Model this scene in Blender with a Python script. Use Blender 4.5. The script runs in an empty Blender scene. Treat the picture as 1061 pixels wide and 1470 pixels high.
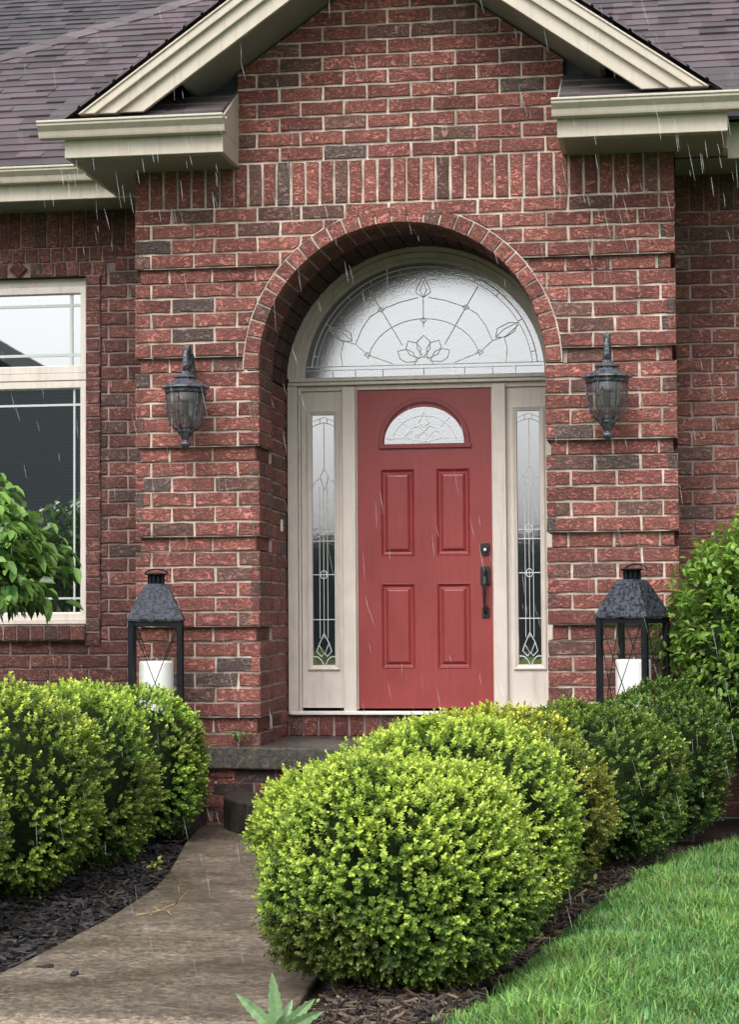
import bpy, math, random
import numpy as np
from mathutils import Vector, Matrix
random.seed(7)
rng = np.random.default_rng(7)
R = math.radians
scene = bpy.context.scene
col = scene.collection
GZ = -0.389            # ground level
PI = math.pi

# ------------------------------------------------------------------ materials
def new_mat(name):
    m = bpy.data.materials.new(name); m.use_nodes = True
    nt = m.node_tree; nt.nodes.clear()
    return m, nt, nt.nodes, nt.links
def N(nt, t, **kw):
    n = nt.nodes.new(t)
    for k, v in kw.items(): setattr(n, k, v)
    return n
def ramp(nt, stops, interp='LINEAR'):
    n = nt.nodes.new('ShaderNodeValToRGB'); cr = n.color_ramp; cr.interpolation = interp
    while len(cr.elements) < len(stops): cr.elements.new(0.5)
    for e, (p, c) in zip(cr.elements, stops):
        e.position = p
        e.color = (c, c, c, 1) if isinstance(c, (int, float)) else (*c, 1)
    return n
def noise(nt, scale, detail=4, rough=.55, dist=0.0, vec=None):
    n = nt.nodes.new('ShaderNodeTexNoise')
    n.inputs['Scale'].default_value = scale; n.inputs['Detail'].default_value = detail
    n.inputs['Roughness'].default_value = rough; n.inputs['Distortion'].default_value = dist
    if vec is not None: nt.links.new(vec, n.inputs['Vector'])
    return n
def mapping(nt, scale=(1,1,1), rot=(0,0,0)):
    tc = nt.nodes.new('ShaderNodeTexCoord'); mp = nt.nodes.new('ShaderNodeMapping')
    mp.inputs['Scale'].default_value = scale; mp.inputs['Rotation'].default_value = rot
    nt.links.new(tc.outputs['Object'], mp.inputs['Vector'])
    return mp.outputs['Vector']
def mixc(nt, a, b, fac, mode='MIX'):
    n = nt.nodes.new('ShaderNodeMix'); n.data_type = 'RGBA'; n.blend_type = mode
    for sock, v in ((n.inputs[0], fac), (n.inputs[6], a), (n.inputs[7], b)):
        if hasattr(v, 'is_output') or isinstance(v, bpy.types.NodeSocket): nt.links.new(v, sock)
        elif isinstance(v, (int, float)): sock.default_value = v if sock.type == 'VALUE' else (v, v, v, 1)
        else: sock.default_value = (*v, 1)
    return n.outputs[2]
def mathn(nt, op, a, b=0.5):
    n = nt.nodes.new('ShaderNodeMath'); n.operation = op
    for s, v in ((n.inputs[0], a), (n.inputs[1], b)):
        if isinstance(v, bpy.types.NodeSocket): nt.links.new(v, s)
        else: s.default_value = v
    return n.outputs[0]
def finish(nt, base, rough=.6, bump=None, bstr=.3, bdist=.01, metal=0.0, spec=.5, extra=None):
    p = nt.nodes.new('ShaderNodeBsdfPrincipled'); o = nt.nodes.new('ShaderNodeOutputMaterial')
    def setv(s, v):
        if isinstance(v, bpy.types.NodeSocket): nt.links.new(v, s)
        elif isinstance(v, (int, float)): s.default_value = v
        else: s.default_value = (*v, 1)
    setv(p.inputs['Base Color'], base); setv(p.inputs['Roughness'], rough)
    p.inputs['Metallic'].default_value = metal; p.inputs['Specular IOR Level'].default_value = spec
    if bump is not None:
        b = nt.nodes.new('ShaderNodeBump'); b.inputs['Strength'].default_value = bstr; b.inputs['Distance'].default_value = bdist
        nt.links.new(bump, b.inputs['Height']); nt.links.new(b.outputs[0], p.inputs['Normal'])
    nt.links.new(p.outputs[0], o.inputs[0])
    return p
def attr(nt, name='Col'):
    a = nt.nodes.new('ShaderNodeAttribute'); a.attribute_name = name; return a.outputs['Color']

def mat_brick(name, dim=1.0, wet=.5):
    m, nt, ns, lk = new_mat(name)
    v = mapping(nt, (1, 1, 1.9))
    c = attr(nt)
    n1 = noise(nt, 24, 6, .66, 1.5, v); n2 = noise(nt, 75, 5, .65, .5, v); n3 = noise(nt, 2.0, 4, .6, 0, v); n4 = noise(nt, 8, 4, .6, 1.0, v)
    r1 = ramp(nt, [(.0, .85), (.38, 1.10), (.455, .55), (.49, .42), (.53, .95), (.60, 1.32), (1., 1.2)]); lk.new(n1.outputs[0], r1.inputs[0])
    r2 = ramp(nt, [(.25, .68), (.75, 1.30)]); lk.new(n2.outputs[0], r2.inputs[0])
    r3 = ramp(nt, [(.3, .70), (.7, 1.15)]); lk.new(n3.outputs[0], r3.inputs[0])
    a = mixc(nt, c, r1.outputs[0], 1.0, 'MULTIPLY'); a = mixc(nt, a, r2.outputs[0], 1.0, 'MULTIPLY'); a = mixc(nt, a, r3.outputs[0], .8, 'MULTIPLY')
    r4 = ramp(nt, [(.58, 0.), (.76, .12)]); lk.new(n4.outputs[0], r4.inputs[0])
    a = mixc(nt, a, (.46*dim, .35*dim, .30*dim), r4.outputs[0])           # lime bloom and mortar smears
    # rain-damp base and run-off streaks
    sp = nt.nodes.new('ShaderNodeSeparateXYZ'); tc = nt.nodes.new('ShaderNodeTexCoord'); lk.new(tc.outputs['Object'], sp.inputs[0])
    n5 = noise(nt, 1.6, 5, .6, .3, mapping(nt, (6, 6, .7)))
    zz = mathn(nt, 'ADD', mathn(nt, 'MULTIPLY', sp.outputs[2], .55), mathn(nt, 'MULTIPLY', n5.outputs[0], .9))
    r5 = ramp(nt, [(.30, .66), (.75, 1.0)]); lk.new(zz, r5.inputs[0])
    a = mixc(nt, a, r5.outputs[0], 1., 'MULTIPLY')
    h = mathn(nt, 'ADD', mathn(nt, 'MULTIPLY', n2.outputs[0], .35), r1.outputs[0])
    finish(nt, a, wet, h, .75, .010, 0, .35)
    return m
def mat_mortar(name, rgb):
    m, nt, ns, lk = new_mat(name)
    v = mapping(nt)
    n1 = noise(nt, 120, 5, .7, 0, v); n2 = noise(nt, 5, 4, .6, .5, v)
    r1 = ramp(nt, [(.25, .6), (.7, 1.1)]); lk.new(n1.outputs[0], r1.inputs[0])
    r2 = ramp(nt, [(.34, .48), (.62, 1.08)]); lk.new(n2.outputs[0], r2.inputs[0])
    a = mixc(nt, rgb, r1.outputs[0], 1., 'MULTIPLY'); a = mixc(nt, a, r2.outputs[0], 1., 'MULTIPLY')
    finish(nt, a, .85, n1.outputs[0], .6, .006, 0, .25)
    return m
def mat_paint(name, rgb, rough=.45, var=.12, grain=(1,1,1), dirt=.0, spec=.4):
    m, nt, ns, lk = new_mat(name)
    v = mapping(nt, grain)
    n1 = noise(nt, 6, 6, .65, .4, v); n2 = noise(nt, 140, 3, .6, 0, v)
    r1 = ramp(nt, [(.3, 1-var), (.7, 1+var*.5)]); lk.new(n1.outputs[0], r1.inputs[0])
    a = mixc(nt, rgb, r1.outputs[0], 1., 'MULTIPLY')
    if dirt:
        v2 = mapping(nt, (18, 18, 1.2)); n3 = noise(nt, 1.6, 5, .65, .3, v2)
        r3 = ramp(nt, [(.52, 0.), (.75, dirt)]); lk.new(n3.outputs[0], r3.inputs[0])
        a = mixc(nt, a, (.12, .10, .075), r3.outputs[0])
    rr = ramp(nt, [(.3, rough*.8), (.7, min(1, rough*1.25))]); lk.new(n1.outputs[0], rr.inputs[0])
    finish(nt, a, rr.outputs[0], n2.outputs[0], .08, .002, 0, spec)
    return m
def mat_shingle(name, tint):
    m, nt, ns, lk = new_mat(name)
    v = mapping(nt)
    c = attr(nt); n1 = noise(nt, 260, 4, .7, 0, v); n2 = noise(nt, 3, 4, .6, 0, v)
    r1 = ramp(nt, [(.3, .55), (.7, 1.35)]); lk.new(n1.outputs[0], r1.inputs[0])
    r2 = ramp(nt, [(.3, .85), (.7, 1.15)]); lk.new(n2.outputs[0], r2.inputs[0])
    a = mixc(nt, c, r1.outputs[0], 1., 'MULTIPLY'); a = mixc(nt, a, r2.outputs[0], 1., 'MULTIPLY')
    a = mixc(nt, a, tint, 1., 'MULTIPLY')
    finish(nt, a, .5, n1.outputs[0], .5, .004, 0, .45)
    return m
def mat_metal_dark(name, rgb, spots, rough=.42, scale=38):
    m, nt, ns, lk = new_mat(name)
    v = mapping(nt)
    n1 = noise(nt, scale, 3, .55, 1.2, v)
    r1 = ramp(nt, [(.44, 0.), (.56, 1.)]); lk.new(n1.outputs[0], r1.inputs[0])
    a = mixc(nt, rgb, spots, r1.outputs[0])
    rr = ramp(nt, [(.3, rough*.7), (.7, rough*1.4)]); lk.new(n1.outputs[0], rr.inputs[0])
    finish(nt, a, rr.outputs[0], n1.outputs[0], .25, .003, 0, .5 if rgb[0] > .011 else .18)
    return m
def mat_glass(name, base, refl, rough=.03, bumpscale=None, bstr=.1, transp=0.0, tint=(.5,.55,.55), bdist=.004):
    """window glass: coated mirror part over a dark (or clear) body"""
    m, nt, ns, lk = new_mat(name)
    g = N(nt, 'ShaderNodeBsdfGlossy'); g.inputs['Roughness'].default_value = rough; g.inputs['Color'].default_value = (.90, .94, 1, 1)
    d = N(nt, 'ShaderNodeBsdfDiffuse'); d.inputs['Color'].default_value = (*base, 1)
    body = d.outputs[0]
    if transp:
        t = N(nt, 'ShaderNodeBsdfTransparent'); t.inputs['Color'].default_value = (*tint, 1)
        mx = N(nt, 'ShaderNodeMixShader'); mx.inputs[0].default_value = transp
        lk.new(d.outputs[0], mx.inputs[1]); lk.new(t.outputs[0], mx.inputs[2]); body = mx.outputs[0]
    lw = N(nt, 'ShaderNodeLayerWeight'); lw.inputs['Blend'].default_value = .5
    f = mathn(nt, 'ADD', mathn(nt, 'MULTIPLY', mathn(nt, 'POWER', lw.outputs['Facing'], 4.0), .6), refl+.04)     # same from both sides
    mx = N(nt, 'ShaderNodeMixShader'); lk.new(f, mx.inputs[0]); lk.new(body, mx.inputs[1]); lk.new(g.outputs[0], mx.inputs[2])
    if bumpscale:
        v = mapping(nt); n1 = noise(nt, bumpscale, 3, .5, .3, v)
        b = N(nt, 'ShaderNodeBump'); b.inputs['Strength'].default_value = bstr; b.inputs['Distance'].default_value = bdist
        lk.new(n1.outputs[0], b.inputs['Height']); lk.new(b.outputs[0], g.inputs['Normal']); lk.new(b.outputs[0], d.inputs['Normal'])
    o = N(nt, 'ShaderNodeOutputMaterial'); lk.new(mx.outputs[0], o.inputs[0])
    return m
def mat_leaf(name, rough=.42, trans=.3, var=.25):
    m, nt, ns, lk = new_mat(name)
    c = attr(nt); v = mapping(nt); n1 = noise(nt, 60, 3, .6, 0, v)
    r1 = ramp(nt, [(.3, 1-var), (.7, 1+var)]); lk.new(n1.outputs[0], r1.inputs[0])
    a = mixc(nt, c, r1.outputs[0], 1., 'MULTIPLY')
    p = N(nt, 'ShaderNodeBsdfPrincipled'); lk.new(a, p.inputs['Base Color']); p.inputs['Roughness'].default_value = rough
    p.inputs['Specular IOR Level'].default_value = .45
    t = N(nt, 'ShaderNodeBsdfTranslucent'); lk.new(a, t.inputs['Color'])
    mx = N(nt, 'ShaderNodeMixShader'); mx.inputs[0].default_value = trans
    lk.new(p.outputs[0], mx.inputs[1]); lk.new(t.outputs[0], mx.inputs[2])
    o = N(nt, 'ShaderNodeOutputMaterial'); lk.new(mx.outputs[0], o.inputs[0])
    return m
def mat_plain(name, rgb, rough=.6, spec=.4, var=.2, scale=20, bstr=.2, bdist=.005):
    m, nt, ns, lk = new_mat(name)
    v = mapping(nt); n1 = noise(nt, scale, 5, .65, .3, v)
    r1 = ramp(nt, [(.3, 1-var), (.7, 1+var)]); lk.new(n1.outputs[0], r1.inputs[0])
    a = mixc(nt, rgb, r1.outputs[0], 1., 'MULTIPLY')
    finish(nt, a, rough, n1.outputs[0], bstr, bdist, 0.0, spec)
    return m
def mat_attr(name, rough=.7, spec=.3, scale=90, bstr=.4):
    m, nt, ns, lk = new_mat(name)
    c = attr(nt); v = mapping(nt); n1 = noise(nt, scale, 4, .65, .3, v)
    r1 = ramp(nt, [(.3, .7), (.7, 1.3)]); lk.new(n1.outputs[0], r1.inputs[0])
    finish(nt, mixc(nt, c, r1.outputs[0], 1., 'MULTIPLY'), rough, n1.outputs[0], bstr, .004, 0, spec)
    return m
def mat_concrete(name, lo, hi, dark, rough=.45, stain=.6):
    m, nt, ns, lk = new_mat(name)
    v = mapping(nt)
    n1 = noise(nt, 1.7, 6, .62, .6, v); n2 = noise(nt, 22, 8, .78, .5, v); n3 = noise(nt, 170, 4, .7, 0, v)
    v2 = mapping(nt, (2.2, 2.2, 2.2)); n4 = noise(nt, 1.5, 9, .78, .5, v2)
    r1 = ramp(nt, [(.28, lo), (.72, hi)]); lk.new(n1.outputs[0], r1.inputs[0])
    r2 = ramp(nt, [(.36, .52), (.64, 1.40)]); lk.new(n2.outputs[0], r2.inputs[0])
    r3 = ramp(nt, [(.3, .60), (.7, 1.35)]); lk.new(n3.outputs[0], r3.inputs[0])
    r4 = ramp(nt, [(.40, 0.), (.64, stain)]); lk.new(n4.outputs[0], r4.inputs[0])
    a = mixc(nt, r1.outputs[0], r2.outputs[0], 1., 'MULTIPLY'); a = mixc(nt, a, r3.outputs[0], 1., 'MULTIPLY')
    n5 = noise(nt, 48, 6, .80, .2, v); r5 = ramp(nt, [(.37, .42), (.5, 1.0), (.62, 1.85)]); lk.new(n5.outputs[0], r5.inputs[0])
    a = mixc(nt, a, r5.outputs[0], 1., 'MULTIPLY')
    a = mixc(nt, a, dark, r4.outputs[0])
    rr = ramp(nt, [(.35, rough*.55), (.65, rough*1.5)]); lk.new(n1.outputs[0], rr.inputs[0])
    h = mathn(nt, 'ADD', n2.outputs[0], mathn(nt, 'MULTIPLY', n3.outputs[0], .5))
    finish(nt, a, rr.outputs[0], h, .7, .010, 0, .40)
    return m

M = {}
M['brick'] = mat_brick('brick_red', 1.0, .62)
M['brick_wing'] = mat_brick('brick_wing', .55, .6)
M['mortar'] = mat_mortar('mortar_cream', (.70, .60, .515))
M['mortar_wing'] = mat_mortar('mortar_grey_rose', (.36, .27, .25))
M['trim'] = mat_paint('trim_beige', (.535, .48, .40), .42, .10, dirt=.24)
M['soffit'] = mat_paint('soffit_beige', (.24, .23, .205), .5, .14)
M['door_trim'] = mat_paint('door_trim_cream', (.66, .60, .545), .42, .10, dirt=.28)
def mat_door(name, rgb):
    m, nt, ns, lk = new_mat(name)
    n1 = noise(nt, 3.2, 7, .7, .8, mapping(nt, (16, 16, .9))); n2 = noise(nt, 2.2, 5, .6, .4, mapping(nt)); n3 = noise(nt, 2.0, 6, .7, .2, mapping(nt, (26, 26, 1.4)))
    r1 = ramp(nt, [(.3, .86), (.7, 1.08)]); lk.new(n1.outputs[0], r1.inputs[0])
    r2 = ramp(nt, [(.3, .86), (.7, 1.10)]); lk.new(n2.outputs[0], r2.inputs[0])
    a = mixc(nt, rgb, r1.outputs[0], 1., 'MULTIPLY'); a = mixc(nt, a, r2.outputs[0], 1., 'MULTIPLY')
    r3 = ramp(nt, [(.60, 0.), (.74, .16)]); lk.new(n3.outputs[0], r3.inputs[0])
    a = mixc(nt, a, (.50, .30, .28), r3.outputs[0])                     # pale rain-washed streaks
    rr = ramp(nt, [(.3, .30), (.7, .52)]); lk.new(n2.outputs[0], rr.inputs[0])
    finish(nt, a, rr.outputs[0], n1.outputs[0], .22, .003, 0, .45); return m
M['door'] = mat_door('door_red', (.270, .043, .043))
M['door_bead'] = mat_paint('door_bead_red', (.21, .034, .040), .35, .08, (9, 9, 1))
M['threshold'] = mat_paint('threshold_white', (.78, .76, .72), .4, .08)
M['shingle'] = mat_shingle('shingle_plum', (1, 1, 1))
M['shingle_rear'] = mat_shingle('shingle_grey', (.95, .97, 1.02))
M['navy'] = mat_plain('flashing_navy', (.030, .036, .055), .5, .4, .3)
M['dark'] = mat_plain('dark_void', (.012, .012, .014), .9, .1, .2)
M['black'] = mat_metal_dark('hardware_black', (.015, .014, .014), (.022, .02, .019), .4, 60)
M['lamp_metal'] = mat_metal_dark('lamp_pewter', (.022, .024, .032), (.115, .125, .15), .34, 55)
M['lantern_roof'] = mat_metal_dark('lantern_mottled', (.006, .007, .011), (.058, .066, .088), .5, 48)
M['lantern_frame'] = mat_metal_dark('lantern_black', (.005, .006, .009), (.010, .011, .015), .55, 30)
M['candle'] = mat_paint('candle_wax', (.96, .97, .97), .5, .02)
M['leaded'] = mat_glass('glass_textured', (.25, .265, .295), .36, .12, 95, .13)
M['sideglass'] = mat_glass('glass_side', (.030, .034, .038), .34, .03, 45, .02)
M['lead'] = mat_plain('came_silver', (.90, .92, .95), .35, .5, .10)
M['came_white'] = mat_plain('came_bright', (.62, .65, .68), .35, .6, .1)
M['window_glass'] = mat_glass('glass_window', (.02, .024, .026), .45, .01, 3.0, .02, .55, (.55, .66, .66))
M['lamp_glass'] = mat_glass('glass_smoke', (.16, .155, .165), .04, .06, 30, .05, .80, (.80, .77, .77))
M['lantern_glass'] = mat_glass('glass_lantern', (.10, .09, .08), .0, .03, None, .1, .985, (1, 1, .99))
M['grille'] = mat_paint('grille_white', (.50, .54, .52), .35, .05)
M['blind'] = mat_plain('blind_slate', (.06, .105, .105), .5, .3, .15)
M['bell'] = mat_paint('bell_ivory', (.80, .70, .48), .35, .05)
M['slab'] = mat_concrete('porch_concrete', (.050, .043, .037), (.125, .108, .09), (.022, .022, .018), .38, .75)
M['step'] = mat_concrete('step_concrete', (.032, .028, .024), (.110, .095, .078), (.014, .013, .012), .40, .8)
M['path'] = mat_concrete('path_concrete', (.125, .098, .073), (.250, .205, .158), (.056, .046, .035), .34, .75)
M['path_edge'] = mat_concrete('edge_concrete', (.20, .155, .11), (.36, .29, .22), (.10, .075, .05), .6, .4)
M['soil'] = mat_plain('soil_wet', (.028, .020, .016), .8, .3, .5, 12, .8, .03)
M['mulch'] = mat_attr('mulch_chips', .6, .4)
M['turf'] = mat_plain('turf', (.035, .085, .02), .8, .2, .4, 8, .6, .03)
M['box_leaf'] = mat_leaf('boxwood_leaf', .40, .28)
M['big_leaf'] = mat_leaf('broad_leaf', .33, .30, .15)
M['grass'] = mat_leaf('grass_blade', .45, .35, .15)
M['stem'] = mat_plain('stem_bark', (.075, .055, .038), .8, .2, .35, 40, .5)
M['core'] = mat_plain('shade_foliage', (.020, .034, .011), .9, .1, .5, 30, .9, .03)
M['weed'] = mat_leaf('weed_leaf', .4, .3, .15)
M['twig'] = mat_plain('dry_twig', (.30, .22, .12), .8, .2, .3, 30)
def mat_water():
    m, nt, ns, lk = new_mat('rain_water')
    t = N(nt, 'ShaderNodeBsdfTransparent'); t.inputs['Color'].default_value = (1, 1, 1, 1)
    d = N(nt, 'ShaderNodeBsdfDiffuse'); d.inputs['Color'].default_value = (.9, .92, .95, 1)
    mx = N(nt, 'ShaderNodeMixShader'); mx.inputs[0].default_value = .17
    lk.new(t.outputs[0], mx.inputs[1]); lk.new(d.outputs[0], mx.inputs[2])
    o = N(nt, 'ShaderNodeOutputMaterial'); lk.new(mx.outputs[0], o.inputs[0]); return m
M['rain'] = mat_water()
M['far_wall'] = mat_plain('far_siding', (.42, .40, .38), .7, .3, .1)
M['far_roof'] = mat_plain('far_roof', (.02, .034, .036), .7, .3, .2)
M['far_tree'] = mat_plain('far_leaves', (.022, .034, .016), .9, .1, .6, 3, 1., .2)

# ------------------------------------------------------------------ mesh helpers
def wloc(o):
    v = Vector((0, 0, 0))
    while o is not None: v = v + Vector(o.location); o = o.parent
    return v
class MB:
    def __init__(s): s.v = []; s.f = []; s.c = []; s.m = []
    def face(s, pts, c=(1, 1, 1), m=0):
        i = len(s.v); s.v.extend(tuple(p) for p in pts); s.f.append(tuple(range(i, i+len(pts)))); s.c.append(c); s.m.append(m)
    def raw(s, verts, faces, c=(1, 1, 1), m=0):
        i = len(s.v); s.v.extend(tuple(p) for p in verts)
        for f in faces: s.f.append(tuple(i+k for k in f)); s.c.append(c); s.m.append(m)
    def box(s, x0, x1, y0, y1, z0, z1, c=(1, 1, 1), m=0):
        s.raw([(x0,y0,z0),(x1,y0,z0),(x1,y1,z0),(x0,y1,z0),(x0,y0,z1),(x1,y0,z1),(x1,y1,z1),(x0,y1,z1)],
              [(0,3,2,1),(4,5,6,7),(0,1,5,4),(1,2,6,5),(2,3,7,6),(3,0,4,7)], c, m)
    def prism(s, poly, y0, y1, c=(1, 1, 1), m=0):          # polygon in XZ (any winding), extruded along Y
        a = sum(poly[i][0]*poly[(i+1) % len(poly)][1]-poly[(i+1) % len(poly)][0]*poly[i][1] for i in range(len(poly)))
        if a < 0: poly = poly[::-1]
        n = len(poly)
        s.raw([(x, y0, z) for x, z in poly]+[(x, y1, z) for x, z in poly],
              [tuple(range(n)), tuple(range(2*n-1, n-1, -1))]+[(i, n+i, n+(i+1) % n, (i+1) % n) for i in range(n)], c, m)
    def slab(s, poly, z0, z1, c=(1, 1, 1), m=0):            # polygon in XY extruded along Z
        a = sum(poly[i][0]*poly[(i+1) % len(poly)][1]-poly[(i+1) % len(poly)][0]*poly[i][1] for i in range(len(poly)))
        if a < 0: poly = poly[::-1]
        n = len(poly)
        s.raw([(x, y, z0) for x, y in poly]+[(x, y, z1) for x, y in poly],
              [tuple(range(n-1, -1, -1)), tuple(range(n, 2*n))]+[(i, (i+1) % n, n+(i+1) % n, n+i) for i in range(n)], c, m)
    def profx(s, prof, x0, x1, c=(1, 1, 1), m=0):          # polygon in YZ extruded along X
        n = len(prof)
        s.raw([(x0, y, z) for y, z in prof]+[(x1, y, z) for y, z in prof],
              [tuple(range(n-1, -1, -1)), tuple(range(n, 2*n))]+[(i, (i+1) % n, n+(i+1) % n, n+i) for i in range(n)], c, m)
    def tube(s, path, r, seg=8, c=(1, 1, 1), m=0, closed=False):
        path = [Vector(p) for p in path]; n = len(path)
        rs = r if isinstance(r, (list, tuple)) else [r]*n
        rings = []; ref = None
        for i, p in enumerate(path):
            a = path[(i-1) % n] if (closed or i > 0) else p; b = path[(i+1) % n] if (closed or i < n-1) else p
            t = (b-a).normalized() if (b-a).length > 1e-9 else Vector((0, 0, 1))
            if ref is None: ref = Vector((0, 1, 0)) if abs(t.y) < .9 else Vector((1, 0, 0))
            u = (ref-t*ref.dot(t)).normalized(); w = t.cross(u); ref = u
            rings.append([p+(u*math.cos(2*PI*k/seg)+w*math.sin(2*PI*k/seg))*rs[i] for k in range(seg)])
        vs = [v for ring in rings for v in ring]; fs = []
        for i in range(n if closed else n-1):
            j = (i+1) % n
            for k in range(seg): fs.append((i*seg+k, i*seg+(k+1) % seg, j*seg+(k+1) % seg, j*seg+k))
        if not closed: fs += [tuple(range(seg-1, -1, -1)), tuple(range((n-1)*seg, n*seg))]
        s.raw(vs, fs, c, m)
    def lathe(s, prof, cx, cy, seg=32, c=(1, 1, 1), m=0, mod=None):   # prof: (r, z)
        vs = []; fs = []; n = len(prof)
        for i, (r, z) in enumerate(prof):
            for k in range(seg):
                a = 2*PI*k/seg; rr = r*(mod(a, i) if mod else 1)
                vs.append((cx+rr*math.cos(a), cy+rr*math.sin(a), z))
        for i in range(n-1):
            for k in range(seg): fs.append((i*seg+k, i*seg+(k+1) % seg, (i+1)*seg+(k+1) % seg, (i+1)*seg+k))
        fs += [tuple(range(seg-1, -1, -1)), tuple(range((n-1)*seg, n*seg))]
        s.raw(vs, fs, c, m)
    def rect_loops(s, x0, x1, z0, z1, loops, c=(1, 1, 1), m=0, cap=True):
        """nested rectangles facing -Y: loops = [(inset, y), ...]"""
        rings = [[(x0+i, y, z0+i), (x1-i, y, z0+i), (x1-i, y, z1-i), (x0+i, y, z1-i)] for i, y in loops]
        for a, b in zip(rings, rings[1:]):
            for k in range(4): s.face([a[k], a[(k+1) % 4], b[(k+1) % 4], b[k]], c, m)
        if cap: s.face(rings[-1], c, m)
    def build(s, name, mats, parent=None, smooth=False, bevel=0.0, seg=2):
        me = bpy.data.meshes.new(name); off = wloc(parent)
        me.from_pydata([tuple(Vector(v)-off) for v in s.v], [], s.f)
        mats = mats if isinstance(mats, (list, tuple)) else [mats]
        for m in mats: me.materials.append(m)
        if len(mats) > 1: me.polygons.foreach_set('material_index', s.m)
        a = me.attributes.new('Col', 'FLOAT_COLOR', 'FACE')
        a.data.foreach_set('color', [x for cc in s.c for x in (*cc, 1.0)])
        if smooth: me.polygons.foreach_set('use_smooth', [True]*len(s.f))
        me.update()
        o = bpy.data.objects.new(name, me); col.objects.link(o); o.parent = parent
        if bevel:
            b = o.modifiers.new('Bevel', 'BEVEL'); b.width = bevel; b.segments = seg; b.limit_method = 'ANGLE'; b.angle_limit = R(40)
        return o
def empty(name, loc, label, cat, group=None):
    o = bpy.data.objects.new(name, None); col.objects.link(o); o.location = loc; o.empty_display_size = .1
    o['label'] = label; o['category'] = cat
    if group: o['group'] = group
    return o
def tag(o, label=None, cat=None, group=None, kind=None):
    for k, v in (('label', label), ('category', cat), ('group', group), ('kind', kind)):
        if v: o[k] = v
    return o
def leaves_mesh(name, P, D, Nn, L, W, C, mat, parent=None, fold=.25, extra=None, droop=0.0):
    """many small folded leaves: base P, direction D, normal N, length, width, colour"""
    n = len(P)
    D = D/np.linalg.norm(D, axis=1, keepdims=True)
    S = np.cross(D, Nn); S /= (np.linalg.norm(S, axis=1, keepdims=True)+1e-9)
    Nn = np.cross(S, D)
    L = L[:, None]; W = W[:, None]
    V = np.empty((n, 6, 3))
    dz = np.array([0, 0, -1.0])*droop*L
    V[:, 0] = P
    V[:, 1] = P+D*L*.32+S*W*.5+Nn*W*fold
    V[:, 2] = P+D*L*.74+S*W*.44+Nn*W*fold+dz*.4
    V[:, 3] = P+D*L+dz
    V[:, 4] = P+D*L*.74-S*W*.44+Nn*W*fold+dz*.4
    V[:, 5] = P+D*L*.32-S*W*.5+Nn*W*fold
    off = np.array(wloc(parent)); V = V.reshape(-1, 3)-off
    base = (np.arange(n)*6)[:, None]
    F = np.concatenate([base+np.array([[0, 3, 2, 1]]), base+np.array([[0, 5, 4, 3]])], 1).reshape(-1)
    me = bpy.data.meshes.new(name)
    me.vertices.add(n*6); me.vertices.foreach_set('co', V.astype(np.float32).ravel())
    me.loops.add(n*8); me.loops.foreach_set('vertex_index', F.astype(np.int32))
    me.polygons.add(n*2); me.polygons.foreach_set('loop_start', np.arange(0, n*8, 4, dtype=np.int32))
    me.polygons.foreach_set('loop_total', np.full(n*2, 4, dtype=np.int32))
    me.update(calc_edges=True)
    a = me.attributes.new('Col', 'FLOAT_COLOR', 'FACE')
    CC = np.concatenate([C, np.ones((n, 1))], 1); a.data.foreach_set('color', np.repeat(CC, 2, axis=0).astype(np.float32).ravel())
    me.materials.append(mat)
    o = bpy.data.objects.new(name, me); col.objects.link(o); o.parent = parent
    return o

# ------------------------------------------------------------------ brickwork
C_ = 0.08858; B0 = 2.8727; HO = 1.594; HI = 0.8445; ZC = 2.26; RO = HI+.095; JW = .0145
REC = .026
def brick_col(wing=False):
    t = random.random(); v = random.uniform(.80, 1.18)
    if wing: t = .06+.94*t
    if t < .052: c = (.185, .128, .116)
    elif t < .17: c = (.255, .136, .116)
    elif t < .42: c = (.325, .120, .104)
    else: c = (.400, .152, .124)
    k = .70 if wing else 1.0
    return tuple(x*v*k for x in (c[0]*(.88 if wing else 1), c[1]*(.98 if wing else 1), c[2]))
def add_brick(mb, fr, poly, d, c, m=0, jit=.0028):
    o, u, n = fr
    def P(a, z, dd): return (o[0]+u[0]*a+n[0]*dd, o[1]+u[1]*a+n[1]*dd, z)
    cu = sum(p[0] for p in poly)/len(poly); cz = sum(p[1] for p in poly)/len(poly)
    d += random.uniform(-.0022, .0018)
    J = lambda: random.uniform(-jit, jit)
    out = [(a+J(), z+J()) for a, z in poly]
    inn = []
    for a, z in out:
        l = math.hypot(a-cu, z-cz) or 1
        inn.append((a-(a-cu)/l*.0045, z-(z-cz)/l*.0045))
    fv = [P(a, z, d+random.uniform(-.001, .001)) for a, z in inn]; ov = [P(a, z, d-.0045) for a, z in out]; bv = [P(a, z, d-.05) for a, z in out]
    k = len(poly)
    mb.raw(fv+ov+bv, [tuple(range(k))]+[(i, k+i, k+(i+1) % k, (i+1) % k) for i in range(k)]+[(k+i, 2*k+i, 2*k+(i+1) % k, k+(i+1) % k) for i in range(k)], c, m)
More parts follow.
